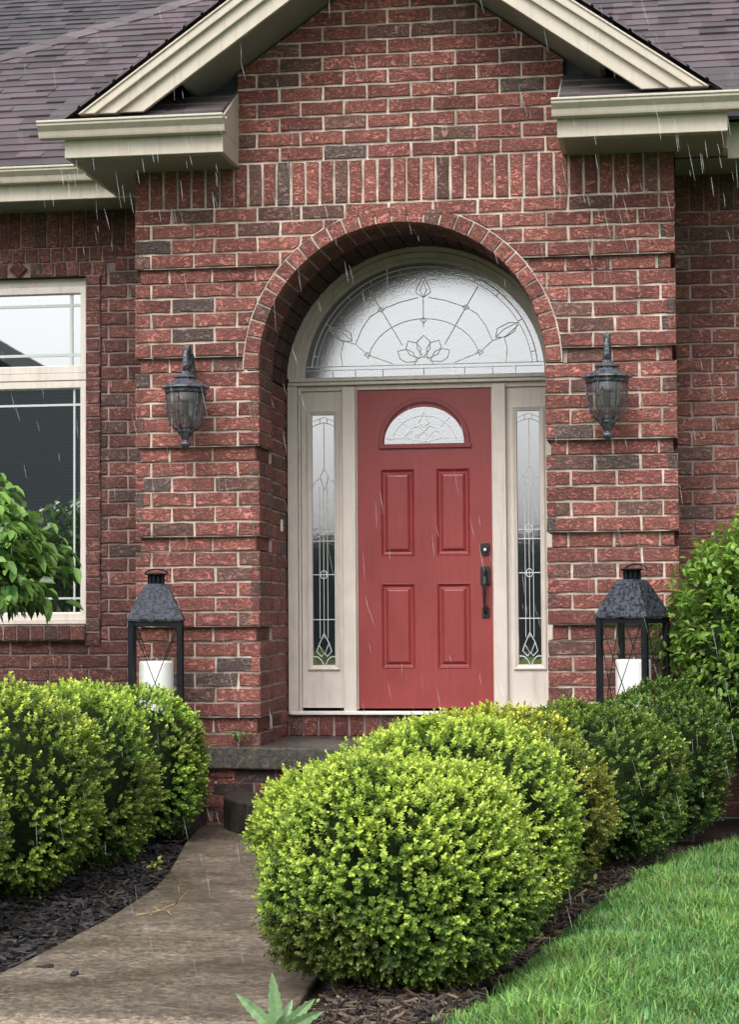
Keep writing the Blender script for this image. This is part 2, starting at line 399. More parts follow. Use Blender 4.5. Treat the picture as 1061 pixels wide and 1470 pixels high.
def clip_poly(x0, x1, z0, z1, lo, hi, n=4):
    zs = [z0+(z1-z0)*i/n for i in range(n+1)]
    l = [max(x0, lo(z)) for z in zs]; r = [min(x1, hi(z)) for z in zs]
    if max(b-a for a, b in zip(l, r)) < .018: return None
    r = [max(a+.0005, b) for a, b in zip(l, r)]
    flat = abs(l[0]-x0) < 1e-6 and abs(l[-1]-x0) < 1e-6 and abs(r[0]-x1) < 1e-6 and abs(r[-1]-x1) < 1e-6 and min(l) == max(l) and min(r) == max(r)
    if flat:
        nn = 4 if x1-x0 > .15 else 2
        return [(x0+(x1-x0)*i/nn, z0) for i in range(nn+1)]+[(x1-(x1-x0)*i/nn, z1) for i in range(nn+1)]
    return list(zip(r, zs))+[(a, z) for a, z in zip(l[::-1], zs[::-1])]
def fix_winding(fr, poly):
    return poly
def row(mb, fr, z0, z1, segs, joint0, pitch, d, colf, back=.011, mm=1, wing=False):
    """one course; segs = [(a0, a1, lo(z), hi(z))]; joints at joint0 + n*pitch"""
    o, u, n = fr
    def P(a, z, dd): return (o[0]+u[0]*a+n[0]*dd, o[1]+u[1]*a+n[1]*dd, z)
    for a0, a1, lo, hi in segs:
        mp = clip_poly(a0, a1, z0-.0002, z1+.0002, lo, hi, 6)
        if mp is None: continue
        mb.face([P(a, z, d-back) for a, z in mp], (1, 1, 1), mm)
        k = math.floor((a0-joint0)/pitch); a = a0
        while a < a1-.012:
            k += 1; b = min(joint0+k*pitch, a1)
            if b-a < .03: 
                continue
            if a1-b < .03: b = a1
            p = clip_poly(a+(JW/2 if a > a0 else 0), b-(JW/2 if b < a1 else 0), z0+JW/2, z1-JW/2, lo, hi)
            if p: add_brick(mb, fr, p, d, colf())
            a = b
NEG = lambda z: -99.0
POS = lambda z: 99.0
def ring_x(z):
    h = RO+.006; t = z-ZC
    return math.sqrt(max(0, h*h-t*t)) if t < h else 0.0
def gable_x(z): return (4.705-z)/.70

# ------------------------------------------------------------------ the house
house = empty('brick_house', (0, 0, GZ), 'red brick house front with arched entry, red door, beige gable trim and plum shingles', 'house')
FRONT = ((0, 0, 0), (1, 0, 0), (0, -1, 0))
colF = lambda: brick_col(False)
colW = lambda: brick_col(True)
# front wall
fw = MB()
Z = B0
rows = []
k = 0
while B0+C_*4-(k+1)*C_ > -.45:
    z1 = B0+C_*4-k*C_; rows.append((z1-C_, z1, k)); k += 1
for z0, z1, k in rows:
    kk = k-4                                   # course 0 lies right below the first band
    rec = kk >= 0 and kk % 6 == 0
    par = (kk % 2 == 0)
    j0 = -HO+(.22 if par else .095)
    pc = .262
    if rec: j0 = -HO+.20
    d = -REC if rec else 0
    e = .0
    if z1 > ZC+RO+.006:
        segs = [(-HO, HO, NEG, POS)]
    elif z1 > ZC:
        if rec:
            segs = [(-HO+REC, 0, NEG, lambda z: -ring_x(z)), (0, HO-REC, lambda z: ring_x(z), POS)]
        else:
            segs = [(-HO, 0, NEG, lambda z: -ring_x(max(z, ZC))), (0, HO, lambda z: ring_x(max(z, ZC)), POS)]
    else:
        i = REC if rec else 0
        segs = [(-HO+i, -HI-i, NEG, POS), (HI+i, HO-i, NEG, POS)]
    row(fw, FRONT, z0, z1, segs, j0, pc, d, colF)
    if rec:                                     # underside and top of the set-back course
        for sx in (-1, 1):
            xin = ring_x(z1) if z1 > ZC else HI
            for zz in (z0+.0015, z1-.0015):
                a, b = sorted((sx*(xin+.001), sx*(HO-.003)))
                fw.face([(a, .003, zz), (b, .003, zz), (b, .045, zz), (a, .045, zz)], (.2, .06, .05), 0)
# soldier course
zs0 = B0+4*C_; zs1 = zs0+.262
x = -HO; ns = 37; wS = 2*HO/ns
fw.face([(-HO, .011, zs0), (HO, .011, zs0), (HO, .011, zs1), (-HO, .011, zs1)], (1, 1, 1), 1)
for i in range(ns):
    a = -HO+i*wS; b = a+wS
    add_brick(fw, FRONT, [(a+JW/2, zs0+JW/2), (b-JW/2, zs0+JW/2), (b-JW/2, zs0+.13), (b-JW/2, zs1-JW/2), (a+JW/2, zs1-JW/2), (a+JW/2, zs0+.13)], 0, colF())
# gable field
GX = .968
for i in range(18):
    z0 = zs1+i*C_; z1 = z0+C_
    if z0 > 4.66: break
    lim = lambda z: min(GX, gable_x(z))
    row(fw, FRONT, z0, z1, [(-GX, GX, lambda z: -lim(z), lim)], -HO+(.22 if i % 2 else .095), .262, 0, colF)
fw.build('gable_wall', [M['brick'], M['mortar']], house)
mb = MB()                                       # recessed dark sheathing beside the brick field
mb.prism([(-1.594, 3.49), (1.594, 3.49), (1.594, 3.70), (0, 4.80), (-1.594, 3.70)], .055, .075)
mb.build('gable_flashing', M['navy'], house)

# arch: voussoirs, intrados, inner barrel
ab = MB()
def ring_seg(mb, r0, r1, a0, a1, y0, y1, c, m=0):
    n = 3; A = [a0+(a1-a0)*i/n for i in range(n+1)]
    pts = [(r1*math.cos(t), ZC+r1*math.sin(t)) for t in A]+[(r0*math.cos(t), ZC+r0*math.sin(t)) for t in A[::-1]]
    pts = [(x+random.uniform(-.0012, .0012), z+random.uniform(-.0012, .0012)) for x, z in pts]
    cx = sum(p[0] for p in pts)/len(pts); cz = sum(p[1] for p in pts)/len(pts)
    inn = [(x+(cx-x)*.06, z+(cz-z)*.06) for x, z in pts]; k = len(pts)
    y0 += random.uniform(-.0015, .002)
    mb.raw([(x, y0, z) for x, z in inn]+[(x, y0+.005, z) for x, z in pts]+[(x, y1-.004, z) for x, z in pts]+[(x, y1, z) for x, z in inn],
           [tuple(range(k-1, -1, -1)), tuple(range(3*k, 4*k))]+[(q*k+i, q*k+(i+1) % k, (q+1)*k+(i+1) % k, (q+1)*k+i) for q in range(3) for i in range(k)], c, m)
nv = 29
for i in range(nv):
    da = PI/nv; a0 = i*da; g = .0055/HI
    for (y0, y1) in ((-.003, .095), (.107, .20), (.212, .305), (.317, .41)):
        ring_seg(ab, HI, RO-.004, a0+g, a0+da-g, y0, y1, tuple(q*(1 if y0 < 0 else .62) for q in colF()))  # bricks behind the face ring darkened, painted shade under the arch
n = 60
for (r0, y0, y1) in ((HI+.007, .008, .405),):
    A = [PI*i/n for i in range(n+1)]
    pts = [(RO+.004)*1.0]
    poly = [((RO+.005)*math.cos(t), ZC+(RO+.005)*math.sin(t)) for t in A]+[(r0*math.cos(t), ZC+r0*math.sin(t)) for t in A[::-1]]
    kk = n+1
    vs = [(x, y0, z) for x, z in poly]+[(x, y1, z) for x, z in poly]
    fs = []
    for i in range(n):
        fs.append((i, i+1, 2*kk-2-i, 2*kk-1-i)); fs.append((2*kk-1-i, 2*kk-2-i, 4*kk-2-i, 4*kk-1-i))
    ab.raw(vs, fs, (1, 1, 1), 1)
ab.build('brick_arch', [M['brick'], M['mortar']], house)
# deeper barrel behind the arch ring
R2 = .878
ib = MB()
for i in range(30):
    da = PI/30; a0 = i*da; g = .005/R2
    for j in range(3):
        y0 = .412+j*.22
        ring_seg(ib, R2, R2+.09, a0+g, a0+da-g, y0+.004, y0+.212, tuple(x*.30 for x in colF()))  # colour cut down to stand in for shade deep in the arch
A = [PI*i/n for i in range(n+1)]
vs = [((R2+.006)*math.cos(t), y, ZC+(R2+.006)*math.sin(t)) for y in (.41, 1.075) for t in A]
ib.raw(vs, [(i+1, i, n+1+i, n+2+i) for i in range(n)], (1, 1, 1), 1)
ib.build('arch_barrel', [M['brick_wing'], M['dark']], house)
# jambs of the entry, both sides: two steps deep
for sx in (-1, 1):
    jb = MB()
    fr = ((sx*HI, 0, 0), (0, 1, 0), (-sx, 0, 0))
    fr2 = ((sx*R2, 0, 0), (0, 1, 0), (-sx, 0, 0))
    for z0, z1, k in rows:
        kk = k-4; rec = kk >= 0 and kk % 6 == 0; par = kk % 2 == 0
        if z0 > ZC-.02 or z1 < 0.03: continue
        z1c = min(z1, ZC); z0c = max(z0, .05)
        d = -REC if rec else 0
        row(jb, fr, z0c, z1c, [(REC if rec else .0, .41, NEG, POS)], .09 if par else .22, .262, d, colF)
        if rec:
            for zz in (z0+.0015, z1-.0015):
                a, b = sx*(HI+.003), sx*(HI+.045)
                jb.face([(a, .003, zz), (b, .003, zz), (b, .41, zz), (a, .41, zz)], (.2, .06, .05), 0)
        row(jb, fr2, z0c, z1c, [(.412, 1.075, NEG, POS)], .412+(.15 if par else .28), .262, 0, colF)
    a, b = sorted((sx*(HI+.01), sx*(R2+.06)))
    jb.face([(a, .4105, .05), (b, .4105, .05), (b, .4105, ZC), (a, .4105, ZC)], (1, 1, 1), 1)
    jb.build('entry_jamb', [M['brick'], M['mortar']], house)
# rowlock course under the threshold
tb = MB()
nt_ = 18; w_ = 2*R2/nt_
for i in range(nt_):
    a = -R2+i*w_
    add_brick(tb, ((0, 1.03, 0), (1, 0, 0), (0, -1, 0)), [(a+JW/2, .052), (a+w_-JW/2, .052), (a+w_-JW/2, .176), (a+JW/2, .176)], 0, tuple(x*.85 for x in colF()))
tb.face([(-R2, 1.04, .045), (R2, 1.04, .045), (R2, 1.04, .186), (-R2, 1.04, .186)], (1, 1, 1), 1)
tb.face([(-R2, 1.03, .181), (R2, 1.03, .181), (R2, 1.12, .181), (-R2, 1.12, .181)], (1, 1, 1), 1)
tb.build('threshold_course', [M['brick'], M['mortar_wing']], house)
# sides of the projecting gable block
for sx, yd in ((-1, 1.03), (1, .65)):
    sb = MB(); fr = ((sx*HO, 0, 0), (0, 1, 0), (sx, 0, 0))
    for z0, z1, k in rows:
        kk = k-4; rec = kk >= 0 and kk % 6 == 0; par = kk % 2 == 0
        row(sb, fr, z0, z1, [(REC if rec else 0, yd, NEG, POS)], .09 if par else .22, .262, -REC if rec else 0, colF)
        if rec:
            for zz in (z0+.0015, z1-.0015):
                a, b = sx*(HO-.003), sx*(HO-.045)
                sb.face([(a, .003, zz), (b, .003, zz), (b, yd, zz), (a, yd, zz)], (.2, .06, .05), 0)
    row(sb, fr, zs0, zs1, [(0, yd, NEG, POS)], .09, .09, 0, colF)
    sb.build('side_wall', [M['brick'], M['mortar']], house)
# wing walls
WX0, WX1, WZ0, WZ1 = -3.11, -2.205, .762, 3.026          # window opening
lw = MB(); frL = ((0, 1.03, 0), (1, 0, 0), (0, -1, 0))
ZT = 3.46
for z0, z1, k in rows:
    par = k % 2 == 0
    if z0 >= 3.213 or z1 <= .72:
        segs = [(-5.2, -HO+.06, NEG, POS)]
    else:
        xr = -2.107 if z0 < 3.02 else -2.01
        segs = [(-5.2, -5.314-xr, NEG, POS), (xr, -HO+.06, NEG, POS)]
    if z0 > 3.2: continue
    row(lw, frL, z0, z1, segs, -HO-.262*14+(.06 if par else .19), .262, 0, colW)
def small_row(mb, x0, x1, z0, z1, w, d, jw=.009):
    nn = max(1, round((x1-x0)/w)); w = (x1-x0)/nn
    mb.face([(x0, 1.03-d+.010, z0), (x1, 1.03-d+.010, z0), (x1, 1.03-d+.010, z1), (x0, 1.03-d+.010, z1)], (1, 1, 1), 1)
    for i in range(nn):
        a = x0+i*w; add_brick(mb, frL, [(a+jw/2, z0+jw/2), (a+w-jw/2, z0+jw/2), (a+w-jw/2, z1-jw/2), (a+jw/2, z1-jw/2)], d, colW())
small_row(lw, -5.2, -HO, 3.213, 3.50, .088, 0)           # tall course under the soffit
xc = -2.657
small_row(lw, 2*xc+2.008, -2.008, 3.118, 3.213, .0885, .016)
small_row(lw, 2*xc+2.078, xc-.075, 3.026, 3.116, .0885, .016)
small_row(lw, xc+.075, -2.078, 3.026, 3.116, .0885, .016)
lw.face([(xc-.08, 1.025, 3.026), (xc+.08, 1.025, 3.026), (xc+.08, 1.025, 3.116), (xc-.08, 1.025, 3.116)], (1, 1, 1), 1)
add_brick(lw, frL, [(xc, 3.018), (xc+.062, 3.078), (xc, 3.138), (xc-.062, 3.078)], .028, (.16, .06, .05))
for a, b in ((-2.205, -2.107), (2*xc+2.107, 2*xc+2.205)):  # headers standing beside the window
    z = .629
    while z < 3.02:
        z1 = min(z+C_*.975, 3.026)
        lw.face([(a, 1.024, z), (b, 1.024, z), (b, 1.024, z1), (a, 1.024, z1)], (1, 1, 1), 1)
        add_brick(lw, frL, [(a+.004, z+.005), (b-.004, z+.005), (b-.004, z1-.005), (a+.004, z1-.005)], .014, colW())
        z = z1
    s_ = a if a < xc else b
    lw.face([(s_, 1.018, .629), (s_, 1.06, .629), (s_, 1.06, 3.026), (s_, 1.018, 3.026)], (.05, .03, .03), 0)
for i in range(10):                                       # rowlock sill
    w = (WX1-WX0)/10; a = WX0+i*w
    add_brick(lw, ((0, .985, 0), (1, 0, 0), (0, -1, 0)), [(a+.004, .664), (a+w-.004, .664), (a+w-.004, .755), (a+.004, .755)], 0, colW())
lw.face([(WX0, .994, .66), (WX1, .994, .66), (WX1, .994, .759), (WX0, .994, .759)], (1, 1, 1), 1)
lw.face([(WX0, .994, .759), (WX1, .994, .759), (WX1, 1.12, .762), (WX0, 1.12, .762)], (1, 1, 1), 1)
lw.face([(WX0, .994, .660), (WX1, .994, .660), (WX1, 1.05, .660), (WX0, 1.05, .660)], (1, 1, 1), 1)
lw.face([(WX0, 1.035, .60), (WX1, 1.035, .60), (WX1, 1.035, .70), (WX0, 1.035, .70)], (1, 1, 1), 1)
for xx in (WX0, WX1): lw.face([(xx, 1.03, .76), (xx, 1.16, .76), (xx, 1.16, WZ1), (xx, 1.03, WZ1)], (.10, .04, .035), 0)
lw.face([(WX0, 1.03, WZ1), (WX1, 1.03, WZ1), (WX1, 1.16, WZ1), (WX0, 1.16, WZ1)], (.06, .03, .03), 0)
for q in ((-5.2, WX0-.09, -.42, 3.5), (WX1+.09, -HO+.05, -.42, 3.5), (WX0-.09, WX1+.09, -.42, .66), (WX0-.09, WX1+.09, 3.027, 3.5)):
    lw.face([(q[0], 1.046, q[2]), (q[1], 1.046, q[2]), (q[1], 1.046, q[3]), (q[0], 1.046, q[3])], (1, 1, 1), 1)
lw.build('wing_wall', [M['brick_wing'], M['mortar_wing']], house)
rw = MB(); frR = ((0, .65, 0), (1, 0, 0), (0, -1, 0))
for z0, z1, k in rows:
    if z0 > 3.2: continue
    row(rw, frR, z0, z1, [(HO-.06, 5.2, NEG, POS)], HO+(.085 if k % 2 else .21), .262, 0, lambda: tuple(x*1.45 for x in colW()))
z0 = rows[0][1]
nn = 41; w = (5.2-HO)/nn
rw.face([(HO, .661, z0), (5.2, .661, z0), (5.2, .661, 3.5), (HO, .661, 3.5)], (1, 1, 1), 1)
for i in range(nn):
    a = HO+i*w; add_brick(rw, frR, [(a+.005, z0+.006), (a+w-.005, z0+.006), (a+w-.005, 3.49), (a+.005, 3.49)], 0, tuple(x*1.2 for x in colW()))
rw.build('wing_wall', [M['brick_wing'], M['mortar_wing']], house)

# ---- roofs of real shingle tabs
def shingle_plane(name, mat, y0, z0, slope, s0, s1, xlo, xhi, parent, base=(.090, .070, .080), X=(-5.4, 5.4)):
    """front-facing plane: z = z0 + slope*(y-y0); xlo(s), xhi(s) limit x at slope distance s"""
    mb = MB(); L = math.hypot(1, slope); ty, tz = 1/L, slope/L; ny, nz = -slope/L, 1/L
    ex = .127; nrow = int((s1-s0)/ex)
    P = lambda x, s, h: (x, y0+ty*s+ny*h, z0+tz*s+nz*h)
    for i in range(nrow):
        s = s0+i*ex; a, b = max(X[0], xlo(s+ex*.5)), min(X[1], xhi(s+ex*.5))
        if b-a < .04: continue
        x = a-random.uniform(0, .2)
        while x < b:
            w = random.choice((.09, .13, .17, .22, .26)); x1 = x+w
            v = random.uniform(.62, 1.30); t = random.random()
            c = (base[0]*v*(1.1 if t < .25 else 1), base[1]*v*(1.06 if t > .8 else 1), base[2]*v)
            xa, xb = max(x, a), min(x1, b)
            if xb-xa > .015:
                h = random.choice((.009, .011, .017)); dj = random.uniform(-.004, .004)
                mb.raw([P(xa, s+dj, h), P(xb, s+dj+random.uniform(-.002, .002), h), P(xb, s+ex+.02, .001), P(xa, s+ex+.02, .001), P(xa, s+dj, -.004), P(xb, s+dj, -.004)],
                       [(0, 1, 2, 3), (4, 5, 1, 0), (4, 0, 3), (5, 2, 1)], c)
            x = x1
    # deck under the tabs
    a0, b0, a1, b1 = max(X[0], xlo(s0)), min(X[1], xhi(s0)), max(X[0], xlo(s1)), min(X[1], xhi(s1))
    if b0 > a0: mb.face([P(a0, s0, -.004), P(b0, s0, -.004), P(max(b1, a1+.01), s1, -.004), P(a1, s1, -.004)], tuple(q*.3 for q in base))
    return mb.build(name, mat, parent)
SL = .667; LL = math.hypot(1, SL)
# left wing roof, cut by the hip line
def hip_x(s):
    y = .53+s/LL
    return -3.232+(y-2.326)*(1.253/1.030)
rl = shingle_plane('wing_roof', M['shingle'], .53, 3.645, SL, 0, 3.9, lambda s: max(-5.4, hip_x(s)) if s > .3 else -5.4, lambda s: -.25, house, X=(-5.4, -.25))
hc = MB()
prev = None
for i in range(26):
    s = .2+i*.155; s2 = s+.19
    def hp(ss, off, h):
        y = .53+ss/LL; zz = 3.645+SL*(y-.53)
        return Vector((hip_x(ss)+off, y, zz+h))
    v = random.uniform(.75, 1.25); c = (.115*v, .096*v, .102*v)
    hc.raw([hp(s, -.11, -.02), hp(s, 0, .045), hp(s, .12, .018), hp(s2, .12, .006), hp(s2, 0, .026), hp(s2, -.11, -.04), hp(s, .12, -.02), hp(s, 0, -.01)],
           [(0, 1, 4, 5), (1, 2, 3, 4), (0, 7, 1), (7, 6, 2, 1)], c)
hc.build('hip_cap', M['shingle'], rl)
shingle_plane('rear_roof', M['shingle_rear'], .53, 2.35, SL, 1.9, 9.0, lambda s: -7.5, lambda s: -.6, house, (.066, .058, .062), (-7.5, -.6))
shingle_plane('wing_roof', M['shingle'], .06, 3.645, SL, 0, 3.9, lambda s: .3, lambda s: 5.4, house, X=(.3, 5.4))
# gable roof sides
gr = MB()
for sx in (-1, 1):
    L = math.hypot(1, .7)
    for i in range(18):
        s = i*.127
        xa, za = 1.90-s/L, 3.655+.7*s/L
        xb, zb = xa-.147/L, za+.7*.147/L
        if xb < 0: xb, zb = 0, 3.655+.7*1.90
        y = -.515
        while y < 2.9:
            w = random.choice((.11, .16, .22)); v = random.uniform(.75, 1.2); c = (.090*v, .070*v, .080*v)
            y2 = min(y+w, 2.9); h = random.choice((.014, .018, .022))
            p = [(sx*xa, y, za+h), (sx*xa, y2, za+h), (sx*xb, y2, zb+.012), (sx*xb, y, zb+.012), (sx*xa, y, za), (sx*xa, y2, za), (sx*xb, y, zb)]
            gr.raw(p, [(0, 1, 2, 3), (4, 5, 1, 0), (4, 0, 3, 6)], c)
            y = y2
gr.build('gable_roof', M['shingle'], house)

# ---- rake cornices
def rake(zoff_hi, zoff_lo, y0, y1, zcut, sx, mb, n=1):
    """board between lines z = zoff - .7|x|, cut level at zcut"""
    hi = lambda x: zoff_hi-.7*x
    lo = lambda x: zoff_lo-.7*x
    mb.prism([(sx*(zoff_hi-zcut)/.7, zcut), (0, zoff_hi), (0, zoff_lo), (sx*(zoff_lo-zcut)/.7, zcut)], y0, y1)
for sx in (-1, 1):
    mb = MB(); rake(4.82, 4.713, -.445, -.415, 3.715, sx, mb)
    rk = mb.build('rake_board', M['trim'], house, bevel=.003)
    mb = MB()
    rake(4.895, 4.812, -.475, -.40, 3.706, sx, mb)
    rake(4.945, 4.891, -.502, -.40, 3.702, sx, mb)
    rake(4.958, 4.943, -.512, -.40, 3.70, sx, mb)
    mb.build('crown_moulding', M['trim'], rk, bevel=.004)
    mb = MB(); rake(4.738, 4.718, -.416, .050, 3.885, sx, mb)
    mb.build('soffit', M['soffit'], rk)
# ---- eave returns (boxes with gutter and small shingled roof)
def gutter_prof(y, z, h=.095, d=.115):              # K-style, y = back, front at y-d
    return [(y, z), (y, z-h), (y-d*.55, z-h), (y-d*.60, z-h*.86), (y-d*.66, z-h*.60), (y-d*.92, z-h*.30), (y-d*.92, z-h*.16), (y-d, z-h*.14), (y-d, z), (y-d+.012, z), (y-d+.012, z-.012), (y-.01, z-.012), (y-.01, z)]
for sx in (-1, 1):
    xi, xo = .955, 1.895
    a, b = sorted((sx*xi, sx*xo))
    mb = MB(); mb.box(a, b, -.440, -.02 if False else -.012, 3.462, 3.585)
    ret = mb.build('eave_return', M['trim'], house, bevel=.004)
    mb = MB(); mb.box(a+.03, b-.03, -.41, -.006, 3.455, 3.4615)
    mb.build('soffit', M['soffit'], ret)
    g = MB(); ga, gb = sorted((sx*.93, sx*2.03))
    g.profx(gutter_prof(-.442, 3.662), ga, gb)
    g.build('gutter', M['trim'], ret, bevel=.003)
    rr = MB()
    for i in range(4):
        for j in range(9):
            x0 = xi+.012+(xo+.10-xi)*j/9; x1 = xi+.012+(xo+.10-xi)*(j+1)/9
            v = random.uniform(.75, 1.2); c = (.075*v, .062*v, .066*v)
            ya = -.50+i*.128; za = 3.652+i*.128*.53
            yb = ya+.15; zb = za+.15*.53
            if yb > .052: yb = .052; zb = 3.652+(yb+.50)*.53
            hh = random.choice((.010, .014))
            rr.raw([(sx*x0, ya, za+hh), (sx*x1, ya, za+hh), (sx*x1, yb, zb+.003), (sx*x0, yb, zb+.003), (sx*x0, ya, za-.005), (sx*x1, ya, za-.005)],
                   [(0, 1, 2, 3), (4, 5, 1, 0), (4, 0, 3), (5, 2, 1)], c)
    rr.build('return_roof', M['shingle'], ret)
    ec = MB()                                         # end cheek towards the brick field
    ec.profx([(-.44, 3.585), (-.012, 3.585), (-.012, 3.905), (-.44, 3.665)], *sorted((sx*xi, sx*(xi+.02))))
    ec.build('return_cheek', M['trim'], ret)
    # side eave running back to the wing
    yw = .63 if sx < 0 else .20
    mb = MB(); a, b = sorted((sx*(HO+.003), sx*xo))
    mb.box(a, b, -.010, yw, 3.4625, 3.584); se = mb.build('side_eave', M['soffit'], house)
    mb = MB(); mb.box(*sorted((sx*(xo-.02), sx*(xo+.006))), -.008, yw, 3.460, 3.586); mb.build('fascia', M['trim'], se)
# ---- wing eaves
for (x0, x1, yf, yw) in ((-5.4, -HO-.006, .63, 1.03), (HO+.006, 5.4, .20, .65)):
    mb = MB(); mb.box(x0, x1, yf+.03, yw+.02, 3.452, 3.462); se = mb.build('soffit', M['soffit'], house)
    mb = MB(); f0, f1 = (x0, -HO-.012) if x0 < 0 else (HO+.31, x1)
    mb.box(f0, f1, yf, yf+.028, 3.447, 3.58 if x0 < 0 else 3.66); mb.build('fascia', M['trim'], se, bevel=.003)
    g = MB(); f0, f1 = (x0, -HO-.012) if x0 < 0 else (2.25, x1)
    g.profx(gutter_prof(yf-.002, 3.645), f0, f1); g.build('gutter', M['trim'], se, bevel=.003)

mb = MB(); mb.box(-2.13, -2.06, .50, .58, 3.64, 3.675); mb.build('flashing', M['trim'], house, bevel=.003)
mb = MB(); mb.box(-5.2, 5.2, 1.20, 1.22, 3.40, 3.92); mb.build('attic_backing', M['dark'], house)
# ------------------------------------------------------------------ entry door unit (plane YD)
YD = 1.065
df = MB()
HT = .872
# brick mould / outer casing
for sx in (-1, 1):
    a, b = sorted((sx*HT, sx*.808)); df.box(a, b, YD-.055, YD+.06, .186, 2.268)
    a, b = sorted((sx*.806, sx*.793)); df.box(a, b, YD-.030, YD+.06, .20, 2.262)
    a, b = sorted((sx*.520, sx*.437)); df.box(a, b, YD-.040, YD+.06, .19, 2.258)
    a, b = sorted((sx*.4365, sx*.4285)); df.box(a, b, YD-.012, YD+.06, .215, 2.25)
df.box(-.87, .87, YD-.052, YD+.06, 2.270, 2.292); df.box(-.862, .862, YD-.066, YD+.06, 2.2935, 2.318)
df.box(-.805, .805, YD-.016, YD+.06, 2.238, 2.269)
frame = df.build('door_frame', M['door_trim'], house, bevel=.005)
th = MB(); th.box(-.86, .86, 1.005, 1.12, .183, .205); th.build('threshold', M['threshold'], frame, bevel=.004)
# transom window
def half_ring(mb, r0, r1, zc, y0, y1, n=56, c=(1, 1, 1), m=0, zs_=1.0):
    A = [PI*i/n for i in range(n+1)]
    poly = [(r1*math.cos(t), zc+zs_*r1*math.sin(t)) for t in A]+[(r0*math.cos(t), zc+zs_*r0*math.sin(t)) for t in A[::-1]]
    for i in range(n):
        p = [poly[i], poly[i+1], poly[2*n-i], poly[2*n+1-i]]
        mb.raw([(x, y0, z) for x, z in p]+[(x, y1, z) for x, z in p], [(3, 2, 1, 0), (0, 1, 5, 4), (3, 7, 6, 2)], c, m)
ZB = 2.319
tf = MB()
half_ring(tf, .822, HT, ZB, YD-.050, YD+.06, zs_=.965)
half_ring(tf, .788, .824, ZB, YD-.024, YD+.06, zs_=.955)
half_ring(tf, .766, .790, ZB, YD-.002, YD+.06, zs_=.95)
tw = tf.build('transom_window', M['door_trim'], house)
gm = MB(); A = [PI*i/64 for i in range(65)]
gm.face([(.775*math.cos(t), YD+.012, ZB+.737*math.sin(t)) for t in A[::-1]])
gm.build('transom_glass', M['leaded'], tw)
def came(mb, pts, ox, oz, sc, y, r=.0027, mirror=False, seg=6):
    mb.tube([(ox+sc*p[0], y, oz+sc*p[1]) for p in pts], r, seg)
    if mirror: mb.tube([(ox-sc*p[0], y, oz+sc*p[1]) for p in pts], r, seg)
def arc(cx, cz, rx, rz, a0, a1, n=16): return [(cx+rx*math.cos(R(a0+(a1-a0)*i/n)), cz+rz*math.sin(R(a0+(a1-a0)*i/n))) for i in range(n+1)]
lm = MB(); Y = YD+.009
came(lm, [(-.725, .075), (.725, .075)], 0, ZB, 1.045, Y); came(lm, [(-.725, .052), (.725, .052)], 0, ZB, 1.045, Y, .0024)
for x in (0, .25, .42, .56): came(lm, [(x, .0), (x, .052)], 0, ZB, 1.045, Y, .0028, True)
came(lm, arc(0, 0, .695, .695, 6, 174, 48), 0, ZB, 1.045, Y, .004)
came(lm, arc(0, 0, .665, .665, 6.5, 173.5, 48), 0, ZB, 1.045, Y, .0024)
for t in (12, 30, 48, 62, 78): came(lm, [(.665*math.cos(R(t)), .665*math.sin(R(t))), (.695*math.cos(R(t)), .695*math.sin(R(t)))], 0, ZB, 1.045, Y, .003, True)
came(lm, [(0, .31), (0, .36), (0, .50)], 0, ZB, 1.045, Y)
came(lm, arc(0, .08, .345, .285, 8, 90), 0, ZB, 1.045, Y, .0026, True)
came(lm, [(.42, .215), (.38, .31), (.33, .385), (.26, .43), (.14, .475), (.03, .50)], 0, ZB, 1.045, Y, .0026, True)
came(lm, [(.335, .56), (.26, .43), (.13, .20)], 0, ZB, 1.045, Y, .003, True)
came(lm, [(.42, .215), (.50, .24), (.58, .31)], 0, ZB, 1.045, Y, .0028, True)
came(lm, [(.345, .145), (.19, .085)], 0, ZB, 1.045, Y, .0028, True)
came(lm, [(.345, .145), (.42, .215)], 0, ZB, 1.045, Y, .0024, True)
came(lm, [(.49, .24), (.51, .16), (.50, .075)], 0, ZB, 1.045, Y, .0024, True)
came(lm, [(0, .50), (-.045, .53), (-.035, .57), (0, .635), (.035, .57), (.045, .53), (0, .50)], 0, ZB, 1.045, Y)
came(lm, [(0, .50), (-.02, .545), (0, .60), (.02, .545), (0, .50)], 0, ZB, 1.045, Y, .0026)
came(lm, [(0, .335), (-.018, .355), (0, .375), (.018, .355), (0, .335)], 0, ZB, 1.045, Y)
for ox, oz, s in ((.345, .145, 1), (.26, .43, 1)):
    for sg in (-1, 1): came(lm, [(-.02, 0), (0, .016), (.02, 0), (0, -.016), (-.02, 0)], sg*ox*1.045, ZB+oz*1.045, 1.045, Y)
came(lm, [(.44, .235), (.45, .29), (.52, .325), (.575, .325), (.555, .27), (.50, .235), (.44, .235)], 0, ZB, 1.045, Y, .003, True)
came(lm, [(.44, .235), (.49, .285), (.575, .325)], 0, ZB, 1.045, Y, .0026, True)
for k, t in enumerate((90, 60, 120, 31, 149)):          # fan of petals
    L = .20 if k == 0 else (.19 if k < 3 else .185); a = R(t)
    ux, uz = math.cos(a), math.sin(a)
    pt = lambda f, w: (ux*L*f-uz*w, .075+(uz*L*f+ux*w)*.92)
    came(lm, [pt(.25, 0), pt(.55, .040), pt(.8, .038), pt(1, 0), pt(.8, -.038), pt(.55, -.040), pt(.25, 0)], 0, ZB, 1.045, Y, .0034)
came(lm, arc(0, .078, .055, .045, 0, 180, 10), 0, ZB, 1.045, Y, .0034)
lm.v = [(a, b, ZB+(c-ZB)*.965) for a, b, c in lm.v]
lm.build('leading', M['lead'], tw)
